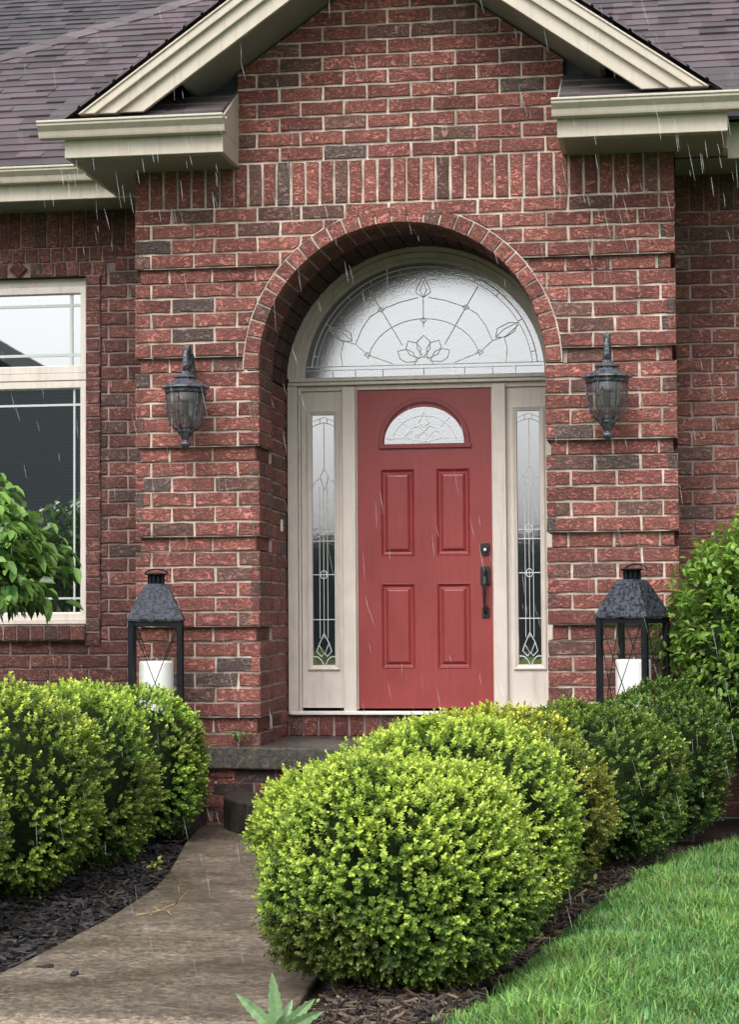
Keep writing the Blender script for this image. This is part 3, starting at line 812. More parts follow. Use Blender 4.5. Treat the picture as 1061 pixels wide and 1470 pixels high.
# front door
dr = MB()
XD, Z0, Z1 = .4275, .222, 2.2375
xs = [-XD, -.281, -.066, .074, .288, XD]; zs = [Z0, .470, 1.008, 1.181, 1.733, Z1]
for i in range(5):
    for j in range(5):
        if i in (1, 3) and j in (1, 3):
            dr.rect_loops(xs[i], xs[i+1], zs[j], zs[j+1], [(0, YD), (.005, YD-.004), (.011, YD+.002), (.016, YD+.010), (.026, YD+.012), (.031, YD+.009), (.042, YD-.001), (.048, YD-.003)])
        else: dr.face([(xs[i], YD, zs[j]), (xs[i+1], YD, zs[j]), (xs[i+1], YD, zs[j+1]), (xs[i], YD, zs[j+1])])
dr.box(-XD, XD, YD+.02, YD+.05, Z0, Z1)
door = dr.build('front_door', M['door'], house)
ft = MB(); ZF = 1.892
half_ring(ft, .262, .292, ZF, YD-.014, YD+.01, 40); half_ring(ft, .254, .264, ZF, YD-.007, YD+.01, 40)
ft.box(-.300+.012, .300+.012-.024+.012, YD-.016, YD+.01, ZF-.030, ZF-.001)
ft.build('fanlight_trim', M['door_bead'], door, bevel=.003)
fg = MB(); fg.face([(.256*math.cos(t), YD-.003, ZF+.232/.256*.256*math.sin(t)) for t in [PI*i/40 for i in range(40, -1, -1)]])
fg.build('fanlight_glass', M['leaded'], door)
fl = MB(); Y = YD-.006
came(fl, arc(0, 0, .205, .175, 12, 168, 30), 0, ZF, 1, Y, .0028)
came(fl, [(-.24, .03), (-.13, .036), (-.05, .02), (0, .008), (.05, .02), (.13, .036), (.24, .03)], 0, ZF, 1, Y, .0028)
for p in ([(0, .105), (.033, .13), (0, .20), (-.033, .13), (0, .105)], [(0, .012), (.04, .045), (0, .075), (-.04, .045), (0, .012)]): came(fl, p, 0, ZF, 1, Y, .0034)
came(fl, [(.0, .075), (.035, .11), (.075, .10), (.11, .065), (.13, .036)], 0, ZF, 1, Y, .0034, True)
came(fl, [(.03, .05), (.07, .08), (.10, .07), (.13, .036)], 0, ZF, 1, Y, .0034, True)
came(fl, [(.06, .03), (.045, .06)], 0, ZF, 1, Y, .0028, True)
came(fl, [(.11, .105), (.165, .165)], 0, ZF, 1, Y, .0028, True)
fl.build('fanlight_leading', M['lead'], door)
db = MB(); X = .382
db.prism([(X-.030, 1.195), (X-.022, 1.183), (X, 1.178), (X+.022, 1.183), (X+.030, 1.195), (X+.030, 1.248), (X+.022, 1.258), (X, 1.262), (X-.022, 1.258), (X-.030, 1.248)], YD-.012, YD)
db.build('deadbolt', M['black'], door, bevel=.003)
kc = MB(); vs = []
kc.tube([(X, YD-.026, 1.218), (X, YD-.012, 1.218)], [.021, .024], 16); kc.build('lock_cylinder', M['black'], door)
kc = MB(); kc.tube([(X, YD-.028, 1.216), (X, YD-.024, 1.216)], [.008, .008], 12); kc.build('key_slot', M['lead'], door)
hs = MB()
hs.prism([(X-.031, .995), (X+.031, .995), (X+.033, 1.01), (X+.031, 1.105), (X+.02, 1.114), (X-.02, 1.114), (X-.031, 1.105), (X-.033, 1.01)], YD-.013, YD)
hs.prism([(X-.022, .79), (X+.022, .79), (X+.025, .80), (X+.024, .845), (X+.012, .862), (X-.012, .862), (X-.024, .845), (X-.025, .80)], YD-.012, YD)
hs.tube([(X, YD-.01, 1.04), (X, YD-.048, 1.035), (X, YD-.062, 1.00), (X-.002, YD-.060, .95), (X-.003, YD-.056, .90), (X, YD-.048, .85), (X, YD-.03, .825), (X, YD-.008, .82)],
        [.013, .014, .014, .0115, .009, .010, .012, .011], 12)
hs.tube([(X, YD-.012, 1.085), (X, YD-.035, 1.083), (X, YD-.055, 1.078)], [.010, .011, .017], 12)
hs.build('door_handle', M['black'], door, bevel=.002)
# sidelights
def sidelight(cx):
    s = MB()
    x0, x1, z0, z1 = cx-.136, cx+.136, .225, 2.2365
    px0, px1, pz0, pz1 = cx-.100, cx+.106, .462, 2.118
    Yp = YD+.004
    for q in ([(x0, z0), (x1, z0), (px1, pz0), (px0, pz0)], [(x1, z0), (x1, z1), (px1, pz1), (px1, pz0)], [(x1, z1), (x0, z1), (px0, pz1), (px1, pz1)], [(x0, z1), (x0, z0), (px0, pz0), (px0, pz1)]):
        s.face([(x, Yp, z) for x, z in q])
    s.rect_loops(px0, px1, pz0, pz1, [(0, Yp), (.001, Yp-.012), (.008, Yp-.015), (.016, Yp-.012), (.022, Yp-.008), (.030, Yp-.006), (.034, Yp+.012)], cap=False)
    o = s.build('sidelight', M['door_trim'], house)
    g = MB(); gx0, gx1, gz0, gz1 = px0+.034, px1-.034, pz0+.034, pz1-.034
    g.face([(gx0, Yp+.0065, gz0), (gx1, Yp+.0115, gz0), (gx1, Yp+.0115, gz1), (gx0, Yp+.0065, gz1)]); g.build('sidelight_glass', M['sideglass'], o)
    m = MB(); Y = Yp+.0055; k = 1/507.0                      # measured units of the pattern, 294 px strip
    W = gx1-gx0; H = gz1-gz0
    T = lambda pts: [((x-138)/133*W, (1415-y)/1325*H) for x, y in pts]
    L = lambda pts, r=.0026: came(m, T(pts), cx+.003, gz0, 1, Y, r)
    L([(72, 150), (100, 138), (143, 128), (185, 138), (205, 150)]); L([(72, 122), (143, 100), (205, 122)], .002)
    for x in (118, 162): L([(x, 108), (x, 136)])
    L([(143, 130), (143, 375)])
    L([(143, 375), (168, 415), (148, 490), (118, 415), (143, 375)], .003)
    L([(72, 470), (85, 445), (118, 425), (148, 490)], .003); L([(205, 450), (190, 436), (168, 425), (148, 490)], .003)
    for x in (113, 138, 162): L([(x, 470), (x, 1275)], .0024)
    for y in (712, 760, 938, 1176): L([(72, y), (205, y)], .0034)
    for cy, r in ((938, 20), (705, 20)): L([(138+r*math.cos(t), cy+r*1.1*math.sin(t)) for t in [2*PI*i/12 for i in range(13)]], .0032)
    L([(137, 1250), (168, 1300), (140, 1362), (106, 1310), (137, 1250)], .0036)
    L([(106, 1310), (92, 1345), (122, 1372)], .0034); L([(168, 1300), (184, 1345), (155, 1372)], .0034)
    L([(72, 1372), (100, 1374), (122, 1392), (135, 1415)], .0036); L([(205, 1372), (178, 1374), (158, 1392), (148, 1415)], .0036)
    L([(122, 1372), (140, 1350), (158, 1372)], .003)
    m.build('leading', M['came_white'], o)
sidelight(-.655); sidelight(.655)
mb = MB(); mb.prism([(-1.0, .10), (1.0, .10), (1.0, 2.4), (.75, 3.1), (0, 3.3), (-.75, 3.1), (-1.0, 2.4)], YD+.062, YD+.09); mb.build('entry_backing', M['dark'], house)

# ------------------------------------------------------------------ left window
wf = MB(); YW = 1.095
X0, X1 = WX0+.004, WX1-.004
wf.rect_loops(X0, X1, 2.398, 2.968, [(0, YW+.05), (0, YW-.012), (.004, YW-.016), (.044, YW-.016), (.048, YW-.010), (.054, YW+.016)], cap=False)
wf.rect_loops(X0, X1, .785, 2.350, [(0, YW+.05), (0, YW-.012), (.004, YW-.016), (.046, YW-.016), (.050, YW-.010), (.057, YW+.016)], cap=False)
wf.box(X0, X1, YW-.022, YW+.05, 2.3515, 2.3965)
wf.box(X0, X1, YW-.006, YW+.05, 2.9695, 3.0)
wf.box(X0, X1, YW+.008, YW+.05, 3.001, 3.024)
wf.box(X0-.002, X1+.002, YW-.050, YW+.05, .766, .7845)
win = wf.build('window', M['door_trim'], house, bevel=.002)
for nm, z0, z1 in (('pane', 2.446, 2.918), ('pane', .836, 2.30)):
    p = MB(); p.face([(X0+.05, YW+.014, z0), (X1-.05, YW+.014, z0), (X1-.05, YW+.014, z1), (X0+.05, YW+.014, z1)]); p.build(nm, M['window_glass'], win)
g = MB(); yg = YW+.017
gx = X1-.116
for z in (2.520, 2.845): g.box(X0+.05, X1-.05, YW+.006, YW+.011, z-.009, z+.009)
for x in (gx, X0+.116): g.box(x-.009, x+.009, YW+.005, YW+.010, 2.446, 2.918)
for x in (gx+.02, X0+.10): g.box(x-.006, x+.006, YW+.006, YW+.011, .836, 2.30)
g.box(X0+.05, X1-.05, YW+.0075, YW+.0115, 2.186, 2.200); g.box(X0+.05, X1-.05, YW+.0075, YW+.0115, .925, .938)
g.build('grille', M['grille'], win)
b = MB()
z = .85
while z < 2.30:
    b.box(X0+.05, X1-.062, YW+.05, YW+.075, z, z+.003); z += .022
for x in (X1-.20, X1-.50): b.box(x-.0015, x+.0015, YW+.045, YW+.047, .85, 2.3)
b.build('blind', M['blind'], win)
mb = MB(); mb.box(X0-.03, X1+.03, YW+.11, YW+.13, .74, 3.05); mb.build('window_backing', M['dark'], win)

# ------------------------------------------------------------------ doorbell
mb = MB(); mb.box(-.876, -.862, .785, .815, 1.335, 1.410)
bell = mb.build('doorbell', M['bell'], None, bevel=.004)
tag(bell, 'small ivory doorbell button on the brick jamb left of the door', 'doorbell')

# ------------------------------------------------------------------ wall lamps
def wall_lamp(x, z, label, rot):
    t = empty('wall_lamp', (x, 0, z), label, 'wall lamp', 'wall lamps beside the entry')
    y = -.20
    S = [(.141, 0), (.128, .012), (.088, .030), (.072, .038), (.066, .046), (.058, .050), (.060, .056), (.071, .060), (.071, .064), (.050, .072), (.034, .080), (.024, .094), (.016, .104)]
    m = MB(); m.lathe([(.118, -.032), (.124, -.022), (.120, -.012), (.128, -.006), (.141, -.002)]+[(r, zz) for r, zz in S], x, y, 40, mod=lambda a, i: 1+(.035*math.cos(10*a) if 4 <= i <= 7 else 0))
    m.v = [(a, b, c+z) for a, b, c in m.v]
    m.build('cap', M['lamp_metal'], t, True)
    g = MB(); g.lathe([(.109, -.030), (.112, -.06), (.110, -.10), (.103, -.15), (.090, -.195), (.070, -.228), (.046, -.246)], x, y, 32)
    g.v = [(a, b, c+z) for a, b, c in g.v]; g.f = g.f[:-2]; g.c = g.c[:-2]; g.m = g.m[:-2]
    g.build('glass_bowl', M['lamp_glass'], t, True)
    rb = MB()
    for k in range(6):
        a = rot+2*PI*k/6
        rb.tube([(x+r*math.cos(a), y+r*math.sin(a), z+zz) for r, zz in ((.113, -.030), (.1155, -.06), (.1135, -.10), (.1065, -.15), (.0935, -.195), (.0735, -.229), (.047, -.250))], .0055, 6)
    rb.build('rib', M['lamp_metal'], t, True)
    f = MB(); f.lathe([(.03, -.238), (.052, -.246), (.055, -.252), (.048, -.258), (.040, -.270), (.026, -.288), (.018, -.302), (.014, -.308), (.022, -.312), (.027, -.322), (.026, -.336), (.018, -.346), (.008, -.351)], x, y, 24)
    f.v = [(a, b, c+z) for a, b, c in f.v]; f.build('finial', M['lamp_metal'], t, True)
    s = MB(); s.lathe([(.028, -.25), (.030, -.22), (.014, -.21), (.013, -.115), (.020, -.11), (.020, -.03)], x, y, 16)
    s.v = [(a, b, c+z) for a, b, c in s.v]; s.build('socket', M['lamp_metal'], t, True)
    ar = MB()
    ar.tube([(x, -.012, z-.02), (x, -.06, z+.00), (x, -.065, z+.10), (x, -.075, z+.18), (x, -.105, z+.232), (x, -.150, z+.247), (x, -.188, z+.225), (x, -.200, z+.18), (x, -.196, z+.14), (x, -.20, z+.10)],
            [.014, .014, .015, .015, .016, .017, .018, .017, .019, .020], 12)
    ar.lathe([(.004, z+.218), (.020, z+.226), (.026, z+.240), (.020, z+.256), (.004, z+.262)], x, -.160, 14)
    ar.tube([(x+.004, -.012, z+.02), (x+.004, -.045, z+.06), (x+.003, -.055, z+.13), (x+.002, -.075, z+.20), (x, -.11, z+.235)], [.016, .020, .021, .020, .016], 10)
    ar.tube([(x, -.150+.028*math.cos(q), z+.185+.028*math.sin(q)) for q in [2*PI*i/12*.9 for i in range(13)]], .009, 8)
    ar.tube([(x, -.10, z+.07), (x, -.115, z+.12), (x, -.14, z+.15), (x, -.165, z+.155)], [.006, .009, .009, .006], 8)
    ar.build('arm', M['lamp_metal'], t, True)
    bp = MB(); bp.lathe([(.055, 0), (.058, .006), (.05, .014), (.03, .02)], 0, 0, 24)
    bp.v = [(x+a, -.0-c-.002, z-.02+b*1.5) for a, b, c in bp.v]; bp.build('backplate', M['lamp_metal'], t, True)
wall_lamp(-1.238, 2.137, 'black scrolled wall lamp with glass bowl on the brick pier left of the door', .35)
wall_lamp(1.206, 2.140, 'black scrolled wall lamp with glass bowl on the brick pier right of the door', .1)

# ------------------------------------------------------------------ porch, step
def slab_front(x):
    return -.165+.125*min(1, abs(x)/1.02)**2
po = empty('front_porch', (0, .3, GZ), 'dark wet concrete landing on a low brick base under the door', 'porch')
pts = [(x, slab_front(x)) for x in [-1.32+2.64*i/40 for i in range(41)]]
mb = MB(); mb.slab([(1.32, 1.10), (-1.32, 1.10)]+pts, -.083, .049); mb.build('landing_slab', M['slab'], po, bevel=.012, seg=3)
bb = MB()
for r_ in range(4):
    z1 = -.084-r_*.0763; z0 = z1-.0763
    n_ = 10; off = .13 if r_ % 2 else 0
    for i in range(-1, n_):
        a = -1.27+i*.262+off; b = a+.262; a, b = max(a, -1.27), min(b, 1.27)
        if b-a < .05: continue
        ya, yb = slab_front(a)+.045, slab_front(b)+.045
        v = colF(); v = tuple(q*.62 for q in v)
        u = Vector((b-a, yb-ya, 0)); l = u.length; u.normalize()
        add_brick(bb, ((a, ya, 0), tuple(u), (u.y, -u.x, 0)), [(JW/2, z0+.006), (l-JW/2, z0+.006), (l-JW/2, z1-.006), (JW/2, z1-.006)], 0, v)
seg = [(x, slab_front(x)+.055) for x in [-1.27+2.54*i/20 for i in range(21)]]
for (x0, y0), (x1, y1) in zip(seg, seg[1:]): bb.face([(x0, y0, GZ), (x1, y1, GZ), (x1, y1, -.085), (x0, y0, -.085)], (1, 1, 1), 1)
for sx in (-1, 1): bb.face([(sx*1.27, 0.02, GZ), (sx*1.27, .9, GZ), (sx*1.27, .9, -.085), (sx*1.27, .02, -.085)], (1, 1, 1), 1)
bb.build('brick_base', [M['brick_wing'], M['mortar_wing']], po)
for sx in (-1, 1):
    mb = MB(); a, b = sorted((sx*1.325, sx*1.78)) if False else sorted((sx*1.12, sx*1.66))
    mb.box(a, b, -.66, -.19, GZ-.05, .047); mb.build('lantern_plinth', M['slab'], po, bevel=.01)
st = MB()
ell = [(1.03*math.cos(t), -.035-1.06*math.sin(t)) for t in [PI*i/48 for i in range(49)]]
st.slab(ell, GZ-.06, -.214)
step = st.build('curved_step', M['step'], None, bevel=.014, seg=3)
tag(step, 'dark rounded concrete step in front of the porch landing', 'step')

# ------------------------------------------------------------------ floor lanterns and candles
def floor_lantern(x, y, rot, label, clabel):
    z0 = .049
    t = empty('floor_lantern', (x, y, z0), label, 'lantern', 'floor lanterns beside the entry'); t.rotation_euler = (0, 0, rot)
    H = .735; w = .137; p = .016                     # local coordinates: built around the origin then parented
    def loc(mb, name, mat, bevel=0, smooth=False):
        mb.v = [(a+x, b+y, c+z0) for a, b, c in mb.v]; return mb.build(name, mat, t, smooth, bevel)
    f = MB()
    for sx in (-1, 1):
        for sy in (-1, 1): f.box(sx*w-p, sx*w+p, sy*w-p, sy*w+p, .03, H)
    for s in (-1, 1):
        f.box(-w+p, w-p, s*w-p*.8, s*w+p*.8, .03, .065); f.box(s*w-p*.8, s*w+p*.8, -w+p, w-p, .03, .065)
        f.box(-w+p, w-p, s*w-p*.8, s*w+p*.8, H-.03, H-.002); f.box(s*w-p*.8, s*w+p*.8, -w+p, w-p, H-.03, H-.002)
    loc(f, 'frame', M['lantern_frame'], .002)
    b = MB(); b.box(-.165, .165, -.165, .165, .0, .03); loc(b, 'base', M['lantern_frame'], .004)
    r = MB()
    q = [(.160, H), (.160, H+.012), (.154, H+.022), (.118, H+.098), (.084, H+.168), (.070, H+.194), (.056, H+.209), (.048, H+.212)]
    vs = []; fs = []
    for rr, zz in q: vs += [(-rr, -rr, zz), (rr, -rr, zz), (rr, rr, zz), (-rr, rr, zz)]
    for i in range(len(q)-1):
        for k in range(4): fs.append((i*4+k, i*4+(k+1) % 4, i*4+4+(k+1) % 4, i*4+4+k))
    fs += [(3, 2, 1, 0), (len(q)*4-4, len(q)*4-3, len(q)*4-2, len(q)*4-1)]
    r.raw(vs, fs); rf = loc(r, 'roof', M['lantern_roof'], .003)
    cz = H+.212
    c = MB()
    for k in range(10):
        a = 2*PI*k/10; c.box(.042*math.cos(a)-.006, .042*math.cos(a)+.006, .042*math.sin(a)-.006, .042*math.sin(a)+.006, cz, cz+.048)
    c.lathe([(.030, cz), (.030, cz+.048)], 0, 0, 16)
    c.lathe([(.050, cz+.048), (.064, cz+.052), (.066, cz+.058), (.05, cz+.060)], 0, 0, 24)
    loc(c, 'chimney', M['lantern_frame'])
    h = MB(); h.tube([(.066*math.cos(a), .05, cz+.055+.030*math.sin(a)) for a in [PI*i/14 for i in range(15)]], .0045, 8); loc(h, 'handle', M['lantern_frame'])
    for k in range(4):
        a = k*PI/2; ca, sa = math.cos(a), math.sin(a)
        T = lambda u, v, zz: (u*ca-v*sa, u*sa+v*ca, zz)
        g = MB(); i = w-p
        g.face([T(-i, -w+.002, .065), T(i, -w+.002, .065), T(i, -w+.002, H-.03), T(-i, -w+.002, H-.03)]); loc(g, 'pane', M['lantern_glass'])
        wr = MB(); 
        wr.tube([T(-i, -w-.009, H-.03), T(i, -w-.009, .065)], .0026, 6); wr.tube([T(i, -w-.013, H-.03), T(-i, -w-.013, .065)], .0026, 6)
        loc(wr, 'cross_wire', M['lantern_frame'])
    cd = MB(); rc = .098; n = 36
    prof = [(rc-.004, .034), (rc, .040), (rc, .50), (rc-.003, .508), (rc-.012, .511), (rc-.03, .503), (.02, .498), (.004, .497)]
    cd.lathe(prof, 0, 0, n); cd.tube([(0, 0, .497), (.002, 0, .512), (.004, 0, .522)], .002, 5)
    cd.v = [(a+x, b+y, c+z0-.003) for a, b, c in cd.v]
    ce = cd.build('candle', M['candle'], None, False)
    tag(ce, clabel, 'candle', 'candles inside the floor lanterns')
floor_lantern(-1.366, -.39, R(12), 'black metal floor lantern with mottled roof at the left brick pier', 'white pillar candle inside the lantern left of the door')
floor_lantern(1.338, -.39, R(-24), 'black metal floor lantern with crossed wires at the right brick pier', 'white pillar candle inside the lantern right of the door')

# ------------------------------------------------------------------ ground, path
def sheet(name, poly, z, mat, kind='structure'):
    mb = MB(); mb.face([(x, y, z) for x, y in poly]); o = mb.build(name, mat); o['kind'] = kind; return o
sheet('ground', [(-400, -400), (400, -400), (400, 400), (-400, 400)], GZ-.035, M['turf'])
sheet('road', [(-400, -27), (400, -27), (400, -20), (-400, -20)], GZ-.031, mat_plain('asphalt', (.05, .05, .052), .6, .4, .2))
pathL = [(-1.20, .2), (-1.13, -.35), (-1.02, -1.10), (-.90, -1.75), (-.78, -2.40), (-.70, -3.0), (-.655, -3.9), (-.655, -4.75), (-.665, -5.15), (-.73, -5.832)]
pathR = [(.46, -5.832), (.435, -5.4), (.40, -4.7), (.42, -3.9), (.55, -2.9), (.85, -1.9), (1.12, -1.1), (1.2, .2)]
mb = MB(); mb.slab(pathL+pathR, GZ-.10, GZ); o = mb.build('path', M['path'], bevel=.008); o['kind'] = 'structure'
mb = MB()
mb.slab([(-2.2, -5.846), (.455, -5.846), (.44, -6.25), (-2.2, -6.25)], GZ-.10, GZ-.004); o = mb.build('walkway', M['path_edge'], bevel=.008); o['kind'] = 'structure'
bedR = [(.46, -6.6), (.78, -6.4), (.928, -5.784), (1.006, -5.317), (1.079, -4.559), (1.193, -3.509), (1.354, -2.43), (1.53, -1.483), (1.70, -1.18), (1.95, -1.0), (2.6, -.95), (3.6, -.95)]
sheet('planting_bed', [(-3.6, .7), (-3.6, -5.9), (-.6, -5.9), (-.6, .7)], GZ-.026, M['soil'])
sheet('planting_bed', bedR+[(3.6, .66), (.30, .66), (.30, -6.6)], GZ-.022, M['soil'])

def inside(poly, x, y):
    c = False; n = len(poly)
    for i in range(n):
        x0, y0 = poly[i]; x1, y1 = poly[(i+1) % n]
        if (y0 > y) != (y1 > y) and x < (x1-x0)*(y-y0)/(y1-y0)+x0: c = not c
    return c
def chips(name, poly, n, palette, lrange, wrange, label, zb, over=0):
    mb = MB(); xs = [p[0] for p in poly]; ys = [p[1] for p in poly]; k = 0
    while k < n:
        x, y = random.uniform(min(xs), max(xs)), random.uniform(min(ys), max(ys))
        if not inside(poly, x, y): continue
        k += 1
        l, w, h = random.uniform(*lrange), random.uniform(*wrange), random.uniform(.003, .010)
        M3 = Matrix.Rotation(random.uniform(0, 2*PI), 3, 'Z') @ Matrix.Rotation(random.gauss(0, .35), 3, 'X') @ Matrix.Rotation(random.gauss(0, .3), 3, 'Y')
        c0 = Vector((x, y, zb+random.uniform(.002, .028)))
        pts = [M3 @ Vector((sx*l*random.uniform(.35, .5), sy*w*random.uniform(.3, .5), sz*h*.5)) + c0 for sz in (-1, 1) for sx, sy in ((-1, -1), (1, -1), (1, 1), (-1, 1))]
        v = random.uniform(.6, 1.4); c = random.choice(palette)
        mb.raw(pts, [(3, 2, 1, 0), (4, 5, 6, 7), (0, 1, 5, 4), (1, 2, 6, 5), (2, 3, 7, 6), (3, 0, 4, 7)], tuple(q*v for q in c))
    o = mb.build(name, M['mulch']); o['kind'] = 'stuff'; tag(o, label, 'mulch'); return o
chips('bark_mulch', [(-1.13, -.4), (-1.04, -1.10), (-.92, -1.75), (-.80, -2.40), (-.72, -3.0), (-.675, -3.9), (-.67, -4.75), (-.68, -5.15), (-.745, -5.9), (-2.0, -5.9), (-2.0, -.4)], 6500,
      [(.020, .019, .022), (.032, .028, .030), (.014, .013, .015), (.045, .035, .032)], (.02, .075), (.006, .024), 'near-black wet bark mulch beside the left edge of the path', GZ-.024)
chips('straw_mulch', [p for p in bedR[:9]]+[(1.45, -1.0), (.95, -1.6), (.62, -2.9), (.5, -3.9), (.48, -4.7), (.50, -5.4), (.50, -6.5)], 10000,
      [(.035, .026, .021), (.075, .052, .036), (.12, .085, .058), (.022, .018, .017), (.022, .018, .017), (.03, .023, .02), (.05, .032, .024), (.19, .14, .10)], (.018, .085), (.0018, .0075), 'brown shredded mulch and dry straw between the right hedge and the lawn', GZ-.020)
chips_few = [(-.52, -5.10), (-.36, -5.25), (-.20, -5.05), (-.62, -4.9), (-.10, -2.2), (.15, -1.9), (-.35, -1.7)]

# ------------------------------------------------------------------ lawn
def lawn_edge(Y):
    P = bedR[1:]
    for (x0, y0), (x1, y1) in zip(P, P[1:]):
        if y0 <= Y <= y1: return x0+(x1-x0)*(Y-y0)/(y1-y0+1e-9)
    return 3.5
lp = [(x, y) for x, y in bedR[1:]]
sheet('lawn', lp+[(60, -.95), (60, -14), (-.2, -14), (.46, -6.6)], GZ-.018, M['turf'])
def make_grass():
    cand = rng.uniform([.62, -6.45], [2.75, -.9], (260000, 2))
    ex = np.interp(cand[:, 1], [p[1] for p in lp], [p[0] for p in lp])
    ex = ex+.055+.045*np.exp(-((cand[:, 1]+3.9)/1.2)**2)
    keep = (cand[:, 0] > ex+rng.normal(.0, .030, len(cand))+.03*np.sin(cand[:, 1]*9))
    near = np.clip((cand[:, 0]-ex)/.15, .0, 1.0)
    dens = np.where(cand[:, 0] > 2.1, .25, 1.0)*np.interp(cand[:, 1], [-6.4, -4, -1], [1, .85, .65])
    keep &= rng.random(len(cand)) < dens
    P2 = cand[keep][:78000]; n = len(P2); near = near[keep][:78000]
    ph = .5+.5*np.sin(P2[:, 0]*7.1+2*np.sin(P2[:, 1]*3.3))*np.sin(P2[:, 1]*5.3+1.3)
    H = (.55+.45*near)*rng.uniform(.045, .110, n)*(.75+.5*ph)
    a = rng.uniform(0, 2*PI, n); lean = rng.uniform(.15, 1.0, n)
    dx, dy = np.cos(a)*lean, np.sin(a)*lean
    w = rng.uniform(.0016, .0040, n); sa = a+PI/2+rng.normal(0, .5, n); sx, sy = np.cos(sa)*w, np.sin(sa)*w
    B = np.stack([P2[:, 0], P2[:, 1], np.full(n, GZ-.02)], 1)
    S = np.stack([sx, sy, np.zeros(n)], 1)
    Mid = B+np.stack([dx*H*.35, dy*H*.35, H*.62], 1); T = B+np.stack([dx*H*.95, dy*H*.95, H*(1-.28*lean)], 1)
    V = np.stack([B-S, B+S, Mid+S*.8, Mid-S*.8, T], 1).reshape(-1, 3)
    base = (np.arange(n)*5)[:, None]
    me = bpy.data.meshes.new('grass'); me.vertices.add(5*n); me.vertices.foreach_set('co', V.astype(np.float32).ravel())
    idx = np.concatenate([base+np.array([[0, 1, 2, 3]]), base+np.array([[3, 2, 4]])], 1).reshape(-1)
    me.loops.add(7*n); me.loops.foreach_set('vertex_index', idx.astype(np.int32))
    ls = np.stack([np.arange(n)*7, np.arange(n)*7+4], 1).reshape(-1); lt = np.tile([4, 3], n)
    me.polygons.add(2*n); me.polygons.foreach_set('loop_start', ls.astype(np.int32)); me.polygons.foreach_set('loop_total', lt.astype(np.int32))
    me.update(calc_edges=True)
    t = rng.random(n)
    C = np.stack([.095+.11*t+.07*ph, .245+.14*t+.08*ph, .062+.05*t], 1)*rng.uniform(.42, 1.60, (n, 1))
    blue = rng.random(n) < .22; C[blue] *= np.array([.70, .88, 1.25])
    dry = rng.random(n) < .055; C[dry] = np.array([.26, .22, .09])
    at = me.attributes.new('Col', 'FLOAT_COLOR', 'FACE')
    at.data.foreach_set('color', np.repeat(np.concatenate([C, np.ones((n, 1))], 1), 2, 0).astype(np.float32).ravel())
    me.materials.append(M['grass'])
    o = bpy.data.objects.new('grass', me); col.objects.link(o); o['kind'] = 'stuff'
    tag(o, 'bright green uncut lawn grass in the lower right corner', 'grass')
make_grass()

